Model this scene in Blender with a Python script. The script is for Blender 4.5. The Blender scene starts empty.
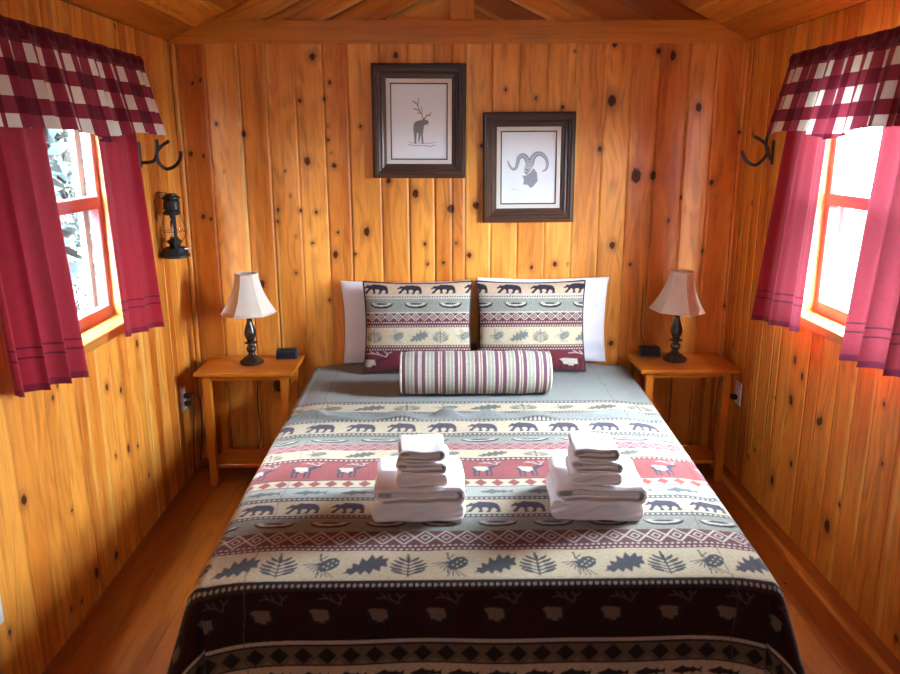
import bpy, bmesh, math, random
import numpy as np
from mathutils import Vector, Matrix
random.seed(7)
RNG = np.random.default_rng(11)
C = bpy.context.scene.collection
PI = math.pi

# ------------------------------------------------------------------ room measures (metres)
W = 1.365          # half width of the room
D = 3.854          # back wall
YF = -1.75         # wall behind the camera
H = 2.0862         # eaves
SL = 0.49          # roof slope
RIDGE = H + SL * W
WT = 0.12          # wall thickness
WY0, WY1, WZ0, WZ1 = 2.26, 3.10, 0.942, 1.87   # window openings (both walls)
BZ = 0.53          # top of the made bed

# ------------------------------------------------------------------ helpers
def tag(o, label=None, cat=None, group=None, kind=None):
    if label: o['label'] = label
    if cat: o['category'] = cat
    if group: o['group'] = group
    if kind: o['kind'] = kind
    return o

def empty(name, loc=(0, 0, 0), rot=(0, 0, 0)):
    o = bpy.data.objects.new(name, None)
    o.empty_display_size = 0.05
    o.location = loc
    o.rotation_euler = rot
    C.objects.link(o)
    return o

def link_mesh(name, me, mat, parent=None, smooth=False):
    o = bpy.data.objects.new(name, me)
    C.objects.link(o)
    if mat:
        for m in (mat if isinstance(mat, (list, tuple)) else [mat]):
            me.materials.append(m)
    if smooth:
        me.polygons.foreach_set('use_smooth', [True] * len(me.polygons))
    if parent: o.parent = parent
    return o

def np_mesh(name, V, F, mat, parent=None, smooth=True, attrs=None):
    """V (n,3), F (m,4) quads; attrs {name: (type, array)} on points."""
    me = bpy.data.meshes.new(name)
    V = np.ascontiguousarray(V, dtype=np.float32)
    F = np.ascontiguousarray(F, dtype=np.int32)
    me.vertices.add(len(V)); me.vertices.foreach_set('co', V.ravel())
    me.loops.add(F.size); me.loops.foreach_set('vertex_index', F.ravel())
    me.polygons.add(len(F))
    me.polygons.foreach_set('loop_start', np.arange(len(F), dtype=np.int32) * F.shape[1])
    me.polygons.foreach_set('loop_total', np.full(len(F), F.shape[1], dtype=np.int32))
    me.update(calc_edges=True)
    me.validate()
    for an, (ty, arr) in (attrs or {}).items():
        a = me.attributes.new(an, ty, 'POINT')
        arr = np.ascontiguousarray(arr, dtype=np.float32)
        if ty == 'FLOAT': a.data.foreach_set('value', arr.ravel())
        elif ty == 'FLOAT_VECTOR': a.data.foreach_set('vector', arr.ravel())
        else:
            if arr.shape[1] == 3: arr = np.concatenate([arr, np.ones((len(arr), 1), np.float32)], 1)
            a.data.foreach_set('color', np.ascontiguousarray(arr).ravel())
    return link_mesh(name, me, mat, parent, smooth)

def grid_faces(nr, nc, keep=None, flip=False):
    i, j = np.meshgrid(np.arange(nr - 1), np.arange(nc - 1), indexing='ij')
    a = i * nc + j
    F = np.stack([a, a + 1, a + nc + 1, a + nc], -1).reshape(-1, 4)
    if flip: F = F[:, ::-1]
    if keep is not None: F = F[keep.ravel()]
    return F

class MB:
    """collects shapes, builds them as ONE mesh object"""
    def __init__(s): s.bm = bmesh.new()
    def box(s, lo, hi, bev=0.0, rot=None, seg=1):
        lo, hi = Vector(lo), Vector(hi)
        m = Matrix.Translation((lo + hi) / 2)
        if rot is not None: m = m @ rot.to_4x4()
        d = hi - lo
        r = bmesh.ops.create_cube(s.bm, size=1.0, matrix=m @ Matrix.Diagonal((d.x, d.y, d.z, 1)))
        if bev > 0:
            es = {e for v in r['verts'] for e in v.link_edges}
            bmesh.ops.bevel(s.bm, geom=list(es), offset=bev, segments=seg, profile=0.5, affect='EDGES')
        return s
    def hexa(s, pts, bev=0.0):
        """8 points: bottom loop 4, top loop 4"""
        v = [s.bm.verts.new(p) for p in pts]
        fs = [(3, 2, 1, 0), (4, 5, 6, 7), (0, 1, 5, 4), (1, 2, 6, 5), (2, 3, 7, 6), (3, 0, 4, 7)]
        f = [s.bm.faces.new([v[i] for i in q]) for q in fs]
        if bev > 0:
            bmesh.ops.bevel(s.bm, geom=list({e for x in f for e in x.edges}), offset=bev, segments=1, profile=0.5, affect='EDGES')
        return s
    def tube(s, pts, r, n=8, cap=True, closed=False):
        pts = [Vector(p) for p in pts]
        rs = r if isinstance(r, (list, tuple)) else [r] * len(pts)
        rings, N = [], len(pts)
        up = None
        for i, p in enumerate(pts):
            if closed: t = pts[(i + 1) % N] - pts[i - 1]
            else: t = pts[min(i + 1, N - 1)] - pts[max(i - 1, 0)]
            t.normalize()
            if up is None:
                up = Vector((0, 0, 1)) if abs(t.z) < 0.9 else Vector((1, 0, 0))
            up = (up - t * up.dot(t)).normalized()
            b = t.cross(up)
            rings.append([s.bm.verts.new(p + (up * math.cos(2 * PI * k / n) + b * math.sin(2 * PI * k / n)) * rs[i]) for k in range(n)])
        for i in range(N if closed else N - 1):
            A, B = rings[i], rings[(i + 1) % N]
            for k in range(n):
                s.bm.faces.new([A[k], A[(k + 1) % n], B[(k + 1) % n], B[k]])
        if cap and not closed:
            s.bm.faces.new(rings[0][::-1]); s.bm.faces.new(rings[-1])
        return s
    def lathe(s, prof, n=24, c=(0, 0, 0), cap=True, phase=0.0):
        """prof [(r,z)] from bottom to top around the z axis at c"""
        rings = []
        for r, z in prof:
            rings.append([s.bm.verts.new((c[0] + max(r, 1e-4) * math.cos(2 * PI * k / n + phase), c[1] + max(r, 1e-4) * math.sin(2 * PI * k / n + phase), c[2] + z)) for k in range(n)])
        for A, B in zip(rings[:-1], rings[1:]):
            for k in range(n):
                s.bm.faces.new([A[k], A[(k + 1) % n], B[(k + 1) % n], B[k]])
        if cap:
            s.bm.faces.new(rings[0][::-1]); s.bm.faces.new(rings[-1])
        return s
    def prism(s, poly, axis, a, b):
        """polygon of 2D points extruded along axis 0/1/2 from a to b"""
        def P(p, t):
            q = list(p); q.insert(axis, t); return q
        A = [s.bm.verts.new(P(p, a)) for p in poly]
        B = [s.bm.verts.new(P(p, b)) for p in poly]
        n = len(poly)
        for k in range(n):
            s.bm.faces.new([A[k], A[(k + 1) % n], B[(k + 1) % n], B[k]])
        s.bm.faces.new(A[::-1]); s.bm.faces.new(B)
        return s
    def build(s, name, mat, parent=None, smooth=False, sharp=35):
        bmesh.ops.recalc_face_normals(s.bm, faces=s.bm.faces)
        me = bpy.data.meshes.new(name)
        s.bm.to_mesh(me); s.bm.free()
        if parent is not None and parent.type == 'EMPTY' and 0:
            pass
        o = link_mesh(name, me, mat, parent, smooth)
        if smooth:
            me.set_sharp_from_angle(angle=math.radians(sharp))
        return o

def spline(pts, n=8):
    P = [Vector(p) for p in pts]; out = []
    for i in range(len(P) - 1):
        p0, p1, p2, p3 = P[max(i - 1, 0)], P[i], P[i + 1], P[min(i + 2, len(P) - 1)]
        for q in range(n):
            t = q / n
            out.append(.5 * ((2 * p1) + (-p0 + p2) * t + (2 * p0 - 5 * p1 + 4 * p2 - p3) * t * t + (-p0 + 3 * p1 - 3 * p2 + p3) * t ** 3))
    out.append(P[-1]); return out

def dup(root, loc, rot=None, label=None):
    r = root.copy(); C.objects.link(r); r.location = loc
    if rot is not None: r.rotation_euler = rot
    if label: r['label'] = label
    for ch in list(root.children):
        c = ch.copy(); C.objects.link(c); c.parent = r
        for g in ch.children:
            d = g.copy(); C.objects.link(d); d.parent = c
    return r

# ------------------------------------------------------------------ materials
class NT:
    def __init__(s, name):
        s.m = bpy.data.materials.new(name); s.m.use_nodes = True
        s.t = s.m.node_tree; s.n = s.t.nodes; s.b = s.n['Principled BSDF']
    def new(s, ty, **kw):
        x = s.n.new(ty)
        for k, v in kw.items():
            if k.startswith('i_'):
                key = k[2:]
                x.inputs[int(key) if key.isdigit() else key.replace('_', ' ')].default_value = v
            else: setattr(x, k, v)
        return x
    def l(s, a, b): s.t.links.new(a, b)
    def math(s, op, a, b=None, c=None):
        x = s.n.new('ShaderNodeMath'); x.operation = op
        for i, v in enumerate((a, b, c)):
            if v is None: continue
            if isinstance(v, (int, float)): x.inputs[i].default_value = v
            else: s.l(v, x.inputs[i])
        return x.outputs[0]
    def mix(s, f, a, b):
        x = s.n.new('ShaderNodeMix'); x.data_type = 'RGBA'
        for i, v in ((0, f), (6, a), (7, b)):
            if isinstance(v, (int, float)): x.inputs[i].default_value = v
            elif isinstance(v, tuple): x.inputs[i].default_value = (v + (1,))[:4]
            else: s.l(v, x.inputs[i])
        return x.outputs[2]
    def attr(s, name, out='Fac'):
        x = s.n.new('ShaderNodeAttribute'); x.attribute_name = name
        return x.outputs[out]
    def noise(s, vec, scale, detail=3, rough=0.5):
        x = s.n.new('ShaderNodeTexNoise'); x.inputs['Scale'].default_value = scale
        x.inputs['Detail'].default_value = detail; x.inputs['Roughness'].default_value = rough
        if vec is not None: s.l(vec, x.inputs['Vector'])
        return x.outputs['Fac']
    def mapv(s, vec, sc):
        x = s.n.new('ShaderNodeMapping'); x.inputs['Scale'].default_value = sc
        s.l(vec, x.inputs['Vector']); return x.outputs[0]
    def ramp(s, f, a, b):
        x = s.n.new('ShaderNodeMapRange'); x.interpolation_type = 'SMOOTHSTEP'
        x.inputs[1].default_value = a; x.inputs[2].default_value = b
        s.l(f, x.inputs[0]); return x.outputs[0]
    def bump(s, h, strength, dist=0.01):
        x = s.n.new('ShaderNodeBump'); x.inputs['Strength'].default_value = strength
        x.inputs['Distance'].default_value = dist
        s.l(h, x.inputs['Height']); s.l(x.outputs[0], s.b.inputs['Normal'])

def plain(name, col, rough=0.5, metal=0.0, spec=0.5, noise=0.06, nscale=40):
    t = NT(name)
    co = t.new('ShaderNodeTexCoord').outputs['Object']
    n = t.noise(co, nscale, 3)
    dark = tuple(c * (1 - noise * 2) for c in col)
    t.l(t.mix(n, dark, tuple(col)), t.b.inputs['Base Color'])
    t.b.inputs['Roughness'].default_value = rough
    t.b.inputs['Metallic'].default_value = metal
    t.b.inputs['Specular IOR Level'].default_value = spec
    return t.m

LIGHT, MID, DEEP, SAP = (0.86, 0.350, 0.050), (0.52, 0.115, 0.005), (0.17, 0.030, 0.002), (0.88, 0.48, 0.11)

def board_mat(name, light=LIGHT, mid=MID, deep=DEEP, rough=0.42):
    t = NT(name)
    g = t.attr('gco', 'Vector'); tint = t.attr('tint'); sap = t.attr('sap'); kd = t.attr('knot')
    broad = t.noise(t.mapv(g, (9, 1.6, 1)), 1.0, 4, 0.6)
    fine = t.noise(t.mapv(g, (140, 5.0, 1)), 1.0, 3, 0.6)
    warp = t.noise(t.mapv(g, (6, 1.1, 1)), 1.0, 2, 0.5)
    cath = t.math('SINE', t.math('MULTIPLY', warp, 75.0))
    rings = t.math('ADD', t.math('MULTIPLY', t.noise(t.mapv(g, (34, 1.3, 1)), 1.0, 3, 0.5), 0.8), t.math('MULTIPLY', cath, 0.07))
    f = t.math('ADD', t.math('MULTIPLY', tint, 0.95), t.math('MULTIPLY', t.math('SUBTRACT', broad, 0.55), 1.7))
    f.node.use_clamp = True
    c = t.mix(f, light, mid)
    c = t.mix(sap, c, SAP)
    gr = t.math('MULTIPLY', t.ramp(rings, 0.34, 0.62), 0.40)
    c = t.mix(gr, c, deep)
    gr2 = t.math('MULTIPLY', t.ramp(fine, 0.45, 0.8), 0.30)
    c = t.mix(gr2, c, deep)
    dk = t.math('MULTIPLY', t.ramp(t.math('SUBTRACT', tint, t.math('MULTIPLY', broad, 0.3)), 0.62, 1.15), 0.65)
    c = t.mix(dk, c, deep)
    # knots: wobbling distance
    w = t.noise(t.mapv(g, (60, 40, 1)), 1.0, 2)
    k = t.math('ADD', kd, t.math('MULTIPLY', t.math('SUBTRACT', w, 0.5), 0.9))
    halo = t.math('MULTIPLY', t.math('SUBTRACT', 1.0, t.ramp(k, 0.9, 3.2)), 0.55)
    c = t.mix(halo, c, (0.30, 0.085, 0.012))
    core = t.math('SUBTRACT', 1.0, t.ramp(k, 0.80, 1.20))
    ring = t.math('SINE', t.math('MULTIPLY', k, 16.0))
    c = t.mix(core, c, t.mix(t.ramp(ring, -0.6, 0.8), (0.048, 0.014, 0.005), (0.120, 0.034, 0.008)))
    t.l(c, t.b.inputs['Base Color'])
    t.b.inputs['Roughness'].default_value = rough
    t.l(t.math('SUBTRACT', 0.38, t.math('MULTIPLY', core, 0.30)), t.b.inputs['Specular IOR Level'])
    t.bump(fine, 0.12, 0.003)
    return t.m

def wood(name, light, mid, deep, axis=0, rough=0.35, knots=False):
    """plain-sawn wood in object space, grain along axis"""
    t = NT(name)
    co = t.new('ShaderNodeTexCoord').outputs['Object']
    s1 = [9, 9, 9]; s1[axis] = 0.9
    s2 = [110, 110, 110]; s2[axis] = 3.0
    a = t.noise(t.mapv(co, s1), 1.0, 3); b = t.noise(t.mapv(co, s2), 1.0, 3, 0.6)
    c = t.mix(t.ramp(a, 0.3, 0.7), light, mid)
    c = t.mix(t.math('MULTIPLY', t.ramp(b, 0.42, 0.8), 0.45), c, deep)
    t.l(c, t.b.inputs['Base Color'])
    t.b.inputs['Roughness'].default_value = rough
    t.b.inputs['Specular IOR Level'].default_value = 0.4
    t.bump(b, 0.1, 0.003)
    return t.m

def cloth(name, colour, transl=None, sheen=0.2, rough=0.9, weave=900, bump=0.25):
    """colour: tuple, or a function(NT) returning a colour socket; transl: (factor, tint multiplier)"""
    t = NT(name)
    co = t.new('ShaderNodeTexCoord').outputs['Object']
    if callable(colour): c = colour(t)
    else:
        n = t.noise(co, 25, 4)
        c = t.mix(n, tuple(x * 0.9 for x in colour), tuple(colour))
    t.l(c, t.b.inputs['Base Color'])
    t.b.inputs['Roughness'].default_value = rough
    t.b.inputs['Specular IOR Level'].default_value = 0.15
    t.b.inputs['Sheen Weight'].default_value = sheen
    if bump: t.bump(t.noise(co, weave, 2), bump, 0.002)
    if transl:
        fac, mul = transl
        tr = t.new('ShaderNodeBsdfTranslucent')
        mm = t.new('ShaderNodeMix', data_type='RGBA', blend_type='MULTIPLY'); mm.inputs[0].default_value = 1
        t.l(c, mm.inputs[6]); mm.inputs[7].default_value = tuple(mul) + (1,)
        t.l(mm.outputs[2], tr.inputs['Color'])
        ms = t.new('ShaderNodeMixShader', i_0=fac)
        t.l(t.b.outputs[0], ms.inputs[1]); t.l(tr.outputs[0], ms.inputs[2])
        t.l(ms.outputs[0], t.n['Material Output'].inputs['Surface'])
    return t.m

def glass_mat(name, tint=(1, 1, 1), refl=0.06):
    t = NT(name)
    tr = t.new('ShaderNodeBsdfTransparent'); tr.inputs[0].default_value = tint + (1,)
    gl = t.new('ShaderNodeBsdfGlossy'); gl.inputs['Roughness'].default_value = 0.02
    lw = t.new('ShaderNodeLayerWeight', i_Blend=0.5)
    fr = t.math('ADD', t.math('MULTIPLY', t.math('POWER', lw.outputs['Facing'], 5.0), 0.6), 0.03)
    ms = t.new('ShaderNodeMixShader')
    t.l(fr, ms.inputs[0]); t.l(tr.outputs[0], ms.inputs[1]); t.l(gl.outputs[0], ms.inputs[2])
    t.l(ms.outputs[0], t.n['Material Output'].inputs['Surface'])
    return t.m

M = {}
M['board'] = board_mat('knotty_pine')
M['ceil'] = board_mat('ceiling_pine', (0.80, 0.32, 0.032), (0.46, 0.115, 0.006), (0.13, 0.028, 0.002))
M['floor'] = board_mat('floor_pine', (0.40, 0.125, 0.014), (0.28, 0.075, 0.007), (0.11, 0.026, 0.003), 0.42)
M['trim'] = wood('trim_pine', (0.66, 0.25, 0.025), (0.54, 0.17, 0.013), (0.26, 0.07, 0.012), 0)
M['trim_v'] = wood('post_pine', (0.70, 0.27, 0.03), (0.58, 0.19, 0.015), (0.26, 0.07, 0.012), 2)
M['jamb'] = wood('window_pine', (0.68, 0.37, 0.12), (0.58, 0.26, 0.06), (0.36, 0.12, 0.02), 2)
M['sill'] = wood('sill_pine', (0.62, 0.27, 0.06), (0.50, 0.18, 0.03), (0.28, 0.08, 0.012), 1)
M['sheath'] = plain('sheathing', (0.25, 0.12, 0.05), 0.9)
M['stand'] = wood('nightstand_wood_x', (0.54, 0.165, 0.014), (0.42, 0.11, 0.009), (0.20, 0.05, 0.008), 0, 0.3)
M['stand_v'] = wood('nightstand_wood_z', (0.60, 0.19, 0.018), (0.46, 0.13, 0.010), (0.22, 0.055, 0.008), 2, 0.3)
M['sash'] = plain('red_sash_paint', (0.32, 0.095, 0.095), 0.5)
M['white'] = plain('white_paint', (0.80, 0.82, 0.84), 0.5)
M['storm'] = plain('grey_blue_storm_frame', (0.16, 0.20, 0.22), 0.6)
M['glass'] = glass_mat('window_glass')
M['black'] = plain('black_iron', (0.010, 0.009, 0.009), 0.42, 0.0, 0.35)
M['blackplastic'] = plain('black_plastic', (0.012, 0.012, 0.014), 0.4)
M['bronze'] = plain('dark_bronze', (0.022, 0.014, 0.012), 0.22, 0.0, 0.7)
M['outlet'] = plain('outlet_white', (0.78, 0.78, 0.78), 0.35)
M['slot'] = plain('dark_slot', (0.02, 0.02, 0.02), 0.6)
M['picframe'] = wood('frame_wood', (0.085, 0.038, 0.020), (0.050, 0.022, 0.012), (0.015, 0.008, 0.005), 0, 0.35)
M['picframe_v'] = wood('frame_wood_upright', (0.085, 0.038, 0.020), (0.050, 0.022, 0.012), (0.015, 0.008, 0.005), 2, 0.35)
M['fillet'] = plain('frame_fillet', (0.05, 0.025, 0.015), 0.4)
M['liner'] = cloth('linen_liner', (0.74, 0.68, 0.58), None, 0.0)
M['towel'] = cloth('terry', (0.90, 0.90, 0.91), None, 0.3, 1.0, 420, 0.9)
M['pillow'] = cloth('white_cotton', (0.80, 0.79, 0.82), None, 0.1, 0.9, 500, 0.15)
M['shade'] = cloth('lamp_shade_linen', (0.78, 0.70, 0.58), (0.12, (1, 0.9, 0.75)), 0.0, 0.9, 700, 0.2)
M['piping'] = cloth('dark_piping', (0.035, 0.025, 0.032), None, 0.1)
M['mattress'] = cloth('ticking', (0.65, 0.65, 0.62))
M['glow'] = None

def attr_colour(name):
    return lambda t: t.attr(name, 'Color')
def woven_colour(t):
    co = t.new('ShaderNodeTexCoord').outputs['Object']
    slub = t.noise(t.mapv(co, (90, 320, 320)), 1.0, 3, 0.6)      # uneven yarn
    worn = t.noise(co, 9.0, 4)
    f = t.math('ADD', t.math('MULTIPLY', t.ramp(slub, .35, .68), .40), t.math('MULTIPLY', worn, .22))
    mm = t.new('ShaderNodeMix', data_type='RGBA', blend_type='MULTIPLY'); mm.inputs[0].default_value = 1
    t.l(t.attr('col', 'Color'), mm.inputs[6]); t.l(t.mix(f, (.92, .92, .92), (.40, .40, .42)), mm.inputs[7])
    return mm.outputs[2]
M['woven'] = cloth('woven_wildlife', woven_colour, None, 0.12, 0.95, 650, 0.3)
M['print'] = cloth('art_print', attr_colour('col'), None, 0.0, 0.8, 300, 0.0)

def drape_colour(t):
    """plain red cotton; a double layer at the hem and two stitched tucks above it (fco.z = height above hem)"""
    sep = t.new('ShaderNodeSeparateXYZ'); t.l(t.attr('fco', 'Vector'), sep.inputs[0])
    z = sep.outputs[2]
    co = t.new('ShaderNodeTexCoord').outputs['Object']
    c = t.mix(t.noise(co, 60, 4), (0.27, 0.009, 0.017), (0.35, 0.014, 0.025))
    def line(a, b): return t.math('MULTIPLY', t.math('GREATER_THAN', z, a), t.math('LESS_THAN', z, b))
    tucks = t.math('ADD', line(0.098, 0.104), line(0.128, 0.134))
    c = t.mix(tucks, c, (0.11, 0.006, 0.014))
    hem = t.math('LESS_THAN', z, 0.022)
    return t.mix(hem, c, (0.17, 0.007, 0.018))
M['drape'] = cloth('red_cotton', drape_colour, (0.085, (0.62, 3.0, 2.2)), 0.15, 0.95, 800, 0.2)

def gingham_colour(t):
    sep = t.new('ShaderNodeSeparateXYZ'); t.l(t.attr('fco', 'Vector'), sep.inputs[0])
    u, z = sep.outputs[0], sep.outputs[2]
    def stripe(v, p, o, w): return t.math('GREATER_THAN', t.math('FRACT', t.math('DIVIDE', t.math('SUBTRACT', v, o), p)), w)
    a = stripe(u, 0.098, 0.03, 0.42); b = stripe(z, 0.097, -0.037, 0.53)
    s = t.math('ADD', a, b)
    c = t.mix(t.math('GREATER_THAN', s, 0.5), (0.74, 0.62, 0.50), (0.27, 0.026, 0.042))
    c = t.mix(t.math('GREATER_THAN', s, 1.5), c, (0.125, 0.008, 0.017))
    return t.mix(t.math('LESS_THAN', z, 0.050), c, (0.105, 0.007, 0.015))
M['gingham'] = cloth('red_gingham', gingham_colour, (0.10, (0.6, 0.8, 0.8)), 0.1, 0.95, 800, 0.2)

# ------------------------------------------------------------------ board walls
def boards(name, edges, T0, T1, f3d, knots=(), hole=None, seed=1, parent=None, mat=None, clip=None, flip=False, dt=0.011, strong=0.4, tints=None, darkp=0.12, depth=1.0):
    rng = np.random.default_rng(seed)
    S, O, B = [], [], []          # across, depth offset, board index
    edges = list(edges)
    for i, (a, b) in enumerate(zip(edges[:-1], edges[1:])):
        st = rng.random() < strong
        g = (0.0027 if st else 0.0016); dep = (0.016 if st else 0.005) * depth
        S.append(a); O.append(-dep); B.append(i)
        n = max(3, int((b - a) / 0.010))
        for s in np.linspace(a + g, b - 0.0012, n):
            S.append(s); O.append(0.0); B.append(i)
    S.append(edges[-1]); O.append(0.0); B.append(len(edges) - 2)
    S, O, B = np.array(S), np.array(O), np.array(B)
    T = np.linspace(T0, T1, int(math.ceil((T1 - T0) / dt)) + 1)
    if hole:
        for h in hole[:2]:
            k = np.argmin(abs(S - h)); S[k] = h; O[k] = 0
        for h in hole[2:]:
            T[np.argmin(abs(T - h))] = h
    nb = len(edges) - 1
    tint = rng.random(nb) * 0.85
    dk = rng.random(nb) < darkp
    tint = np.where(dk, 0.95 + 0.15 * rng.random(nb), tint)
    if tints is not None:
        for i, v in enumerate(tints):
            if i < nb and v is not None: tint[i] = v
    bid = rng.random(nb) * 90
    sapside = rng.integers(0, 5, nb)     # 0 left, 1 right, else none
    sapw = 0.008 + 0.022 * rng.random(nb)
    ss, tt = np.meshgrid(S, T)           # rows T, cols S
    bb = np.broadcast_to(B, ss.shape)
    oo = np.broadcast_to(O, ss.shape)
    E = np.array(edges)
    L, R_ = E[bb], E[bb + 1]
    wob = 0.006 * np.sin(tt * 3.1 + bid[bb]) + 0.004 * np.sin(tt * 7.7 + 2 * bid[bb])
    dl = np.where(sapside[bb] == 0, ss - L, np.where(sapside[bb] == 1, R_ - ss, 1.0))
    sap = np.clip(((sapw[bb] + wob) - dl) / 0.008, 0, 1) * 0.8
    kd = np.full(ss.shape, 6.0)
    gs = ss.copy()
    for (a, z, r) in knots:
        rr = (0.0055, 0.0080, 0.0115, 0.0150, 0.0195, 0.025)[int(r) - 1]
        q = (hash((round(a, 3), round(z, 3))) % 100) / 100
        d = np.hypot((ss - a) / rr, (tt - z) / (rr * (1.15 + 0.5 * q)))
        kd = np.minimum(kd, d)
        gs = gs + (ss - a) * 0.55 * np.exp(-(d / 4.0) ** 2)
    X, Y, Z = f3d(ss, tt, oo)
    V = np.stack([X, Y, Z], -1).reshape(-1, 3)
    gco = np.stack([gs, tt, bid[bb]], -1).reshape(-1, 3)
    cs, ct = (S[:-1] + S[1:]) / 2, (T[:-1] + T[1:]) / 2
    cs, ct = np.meshgrid(cs, ct)
    keep = np.ones(cs.shape, bool)
    if hole: keep &= ~((cs > hole[0]) & (cs < hole[1]) & (ct > hole[2]) & (ct < hole[3]))
    if clip is not None: keep &= clip(cs, ct)
    F = grid_faces(len(T), len(S), keep, flip)
    o = np_mesh(name, V, F, mat or M['board'], parent, False, {
        'gco': ('FLOAT_VECTOR', gco), 'tint': ('FLOAT', tint[bb]), 'sap': ('FLOAT', sap), 'knot': ('FLOAT', kd)})
    return o

def rand_edges(a, b, lo, hi, seed):
    r = random.Random(seed); e = [a]
    while e[-1] < b - hi: e.append(e[-1] + r.uniform(lo, hi))
    e.append(b); return e

def rand_knots(a, b, z0, z1, n, seed):
    r = random.Random(seed)
    return [(r.uniform(a, b), r.uniform(z0, z1), r.choice((1, 1, 2, 2, 2, 3, 3, 4))) for _ in range(n)]

def struct(o): o['kind'] = 'structure'; return o

KB = [(-1.269,1.9,2),(-1.23,1.914,2),(-1.171,1.713,2),(-1.042,1.668,3),(-1.305,1.576,3),(-1.244,1.565,2),(-1.148,1.491,1),(-1.267,1.274,3),(-1.23,1.263,2),(-0.698,2.018,4),(-0.766,1.821,2),(-0.744,1.539,4),(-0.622,1.903,2),(-0.649,1.828,2),(-0.635,1.705,1),(-0.638,1.64,2),(-0.627,1.578,1),(-0.615,1.518,3),(-0.482,1.701,2),(-0.835,1.374,1),(-0.853,1.492,1),(-0.9,1.305,2),(-0.903,1.248,2),(-0.79,1.303,2),(-0.713,1.294,2),(-0.736,1.141,2),(-0.816,1.175,1),(-0.827,0.992,2),(-0.61,1.194,2),(-0.466,1.198,4),(-0.625,1.084,3),(-0.526,1.085,2),(-0.306,2.024,3),(-0.352,1.445,3),(-0.221,1.381,4),(-0.048,1.308,5),(-0.178,1.134,2),(-0.166,1.035,2),(-0.021,1.137,2),(-0.086,1.041,2),(0.075,1.323,4),(0.044,1.076,3),(0.215,1.87,2),(0.361,1.829,2),(0.1,1.609,2),(0.357,1.014,2),(0.474,1.03,3),(0.489,1.788,2),(0.539,2.041,1),(0.676,1.592,3),(0.725,1.816,5),(0.76,1.124,4),(0.727,2.071,3),(0.934,2.041,3),(1.006,2.021,4),(0.86,1.466,6),(0.944,1.466,4),(1.035,1.245,3),(0.855,1.025,2),(0.54,1.03,1),(1.145,1.786,4),(1.236,1.431,3),(1.089,1.359,2),(1.216,1.092,2),(1.352,1.67,2),(-1.0,0.937,4),(-0.662,0.853,2),(0.777,0.618,3),(1.154,0.93,2),(1.348,0.81,2),(-0.951,0.399,6)]
EB = [-W, -1.339, -1.208, -1.049, -0.923, -0.787, -0.653, -0.539, -0.388, -0.254, -0.128, -0.043, 0.021, 0.149, 0.281, 0.417, 0.55, 0.684, 0.815, 0.948, 1.088, 1.219, 1.354, W]
TB = [0.4, 0.95, 0.35, 0.55, 0.4, 0.2, 0.72, 0.3, 0.35, 0.1, 0.6, 0.55, 0.25, 0.3, 0.45, 0.2, 0.5, 0.25, 0.6, 0.85, 0.6, 0.75, 0.6]
wb = struct(boards('wall_back', EB, 0.0, H, lambda s, t, o: (s, D - o, t), KB, seed=3, tints=TB))
KL = [(3.128,0.815,3),(2.165,0.576,4),(2.552,0.098,4),(1.998,0.238,2),(3.111,0.235,2),(3.029,0.402,2),(2.435,0.408,2),(2.926,0.679,3),(2.806,0.73,3),(3.234,2.068,2),(3.481,1.307,4)] + rand_knots(0, 1.9, 0.1, 2.0, 20, 5) + rand_knots(2.0, 3.8, 0.05, 0.85, 9, 8) + rand_knots(3.2, 3.8, 1.0, 2.0, 4, 9)
EL = rand_edges(YF, 1.9, 0.09, 0.15, 21) + rand_edges(1.9, WY0, 0.10, 0.13, 5)[1:-1] + [WY0, 2.36, 2.45, 2.57, 2.64, 2.75, 2.84, 2.94, 3.02, WY1, 3.19, 3.26, 3.36, 3.43, 3.52, 3.59, 3.68, 3.75, D]
TL = [(.9 if q < .10 else q * .62) for q in np.random.default_rng(19).random(80)]
wl = struct(boards('wall_left', EL, 0.0, H, lambda s, t, o: (-W + o, s, t), KL, (WY0, WY1, WZ0, WZ1), seed=14, flip=True, tints=TL))
KR = [(2.664,0.2,5),(3.0,0.309,3),(2.377,0.578,2),(3.156,0.156,2),(3.575,0.398,2),(3.432,0.164,2),(3.065,0.744,3),(2.99,0.698,3),(3.062,0.571,4),(2.412,0.776,2),(3.658,1.344,2),(3.362,0.224,2),(3.736,0.635,2),(3.72,1.66,2)] + rand_knots(0, 1.9, 0.1, 2.0, 20, 6) + rand_knots(1.9, 3.8, 0.05, 0.85, 6, 12)
ER = rand_edges(YF, 1.9, 0.12, 0.16, 33) + [2.03, 2.175, WY0, 2.316, 2.467, 2.59, 2.72, 2.85, 2.945, WY1, 3.21, 3.28, 3.40, 3.47, 3.57, 3.66, 3.74, 3.80, D]
wr = struct(boards('wall_right', ER, 0.0, H, lambda s, t, o: (W - o, s, t), KR, (WY0, WY1, WZ0, WZ1), seed=25, darkp=0.06, strong=0.5))
wf = struct(boards('wall_front', rand_edges(-W, W, 0.10, 0.15, 41), 0.0, H, lambda s, t, o: (s, YF + o, t), rand_knots(-W, W, 0.1, 2.0, 40, 2), (-.155, .155, 1.61, 1.81), seed=31, flip=True, dt=0.03))
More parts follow.
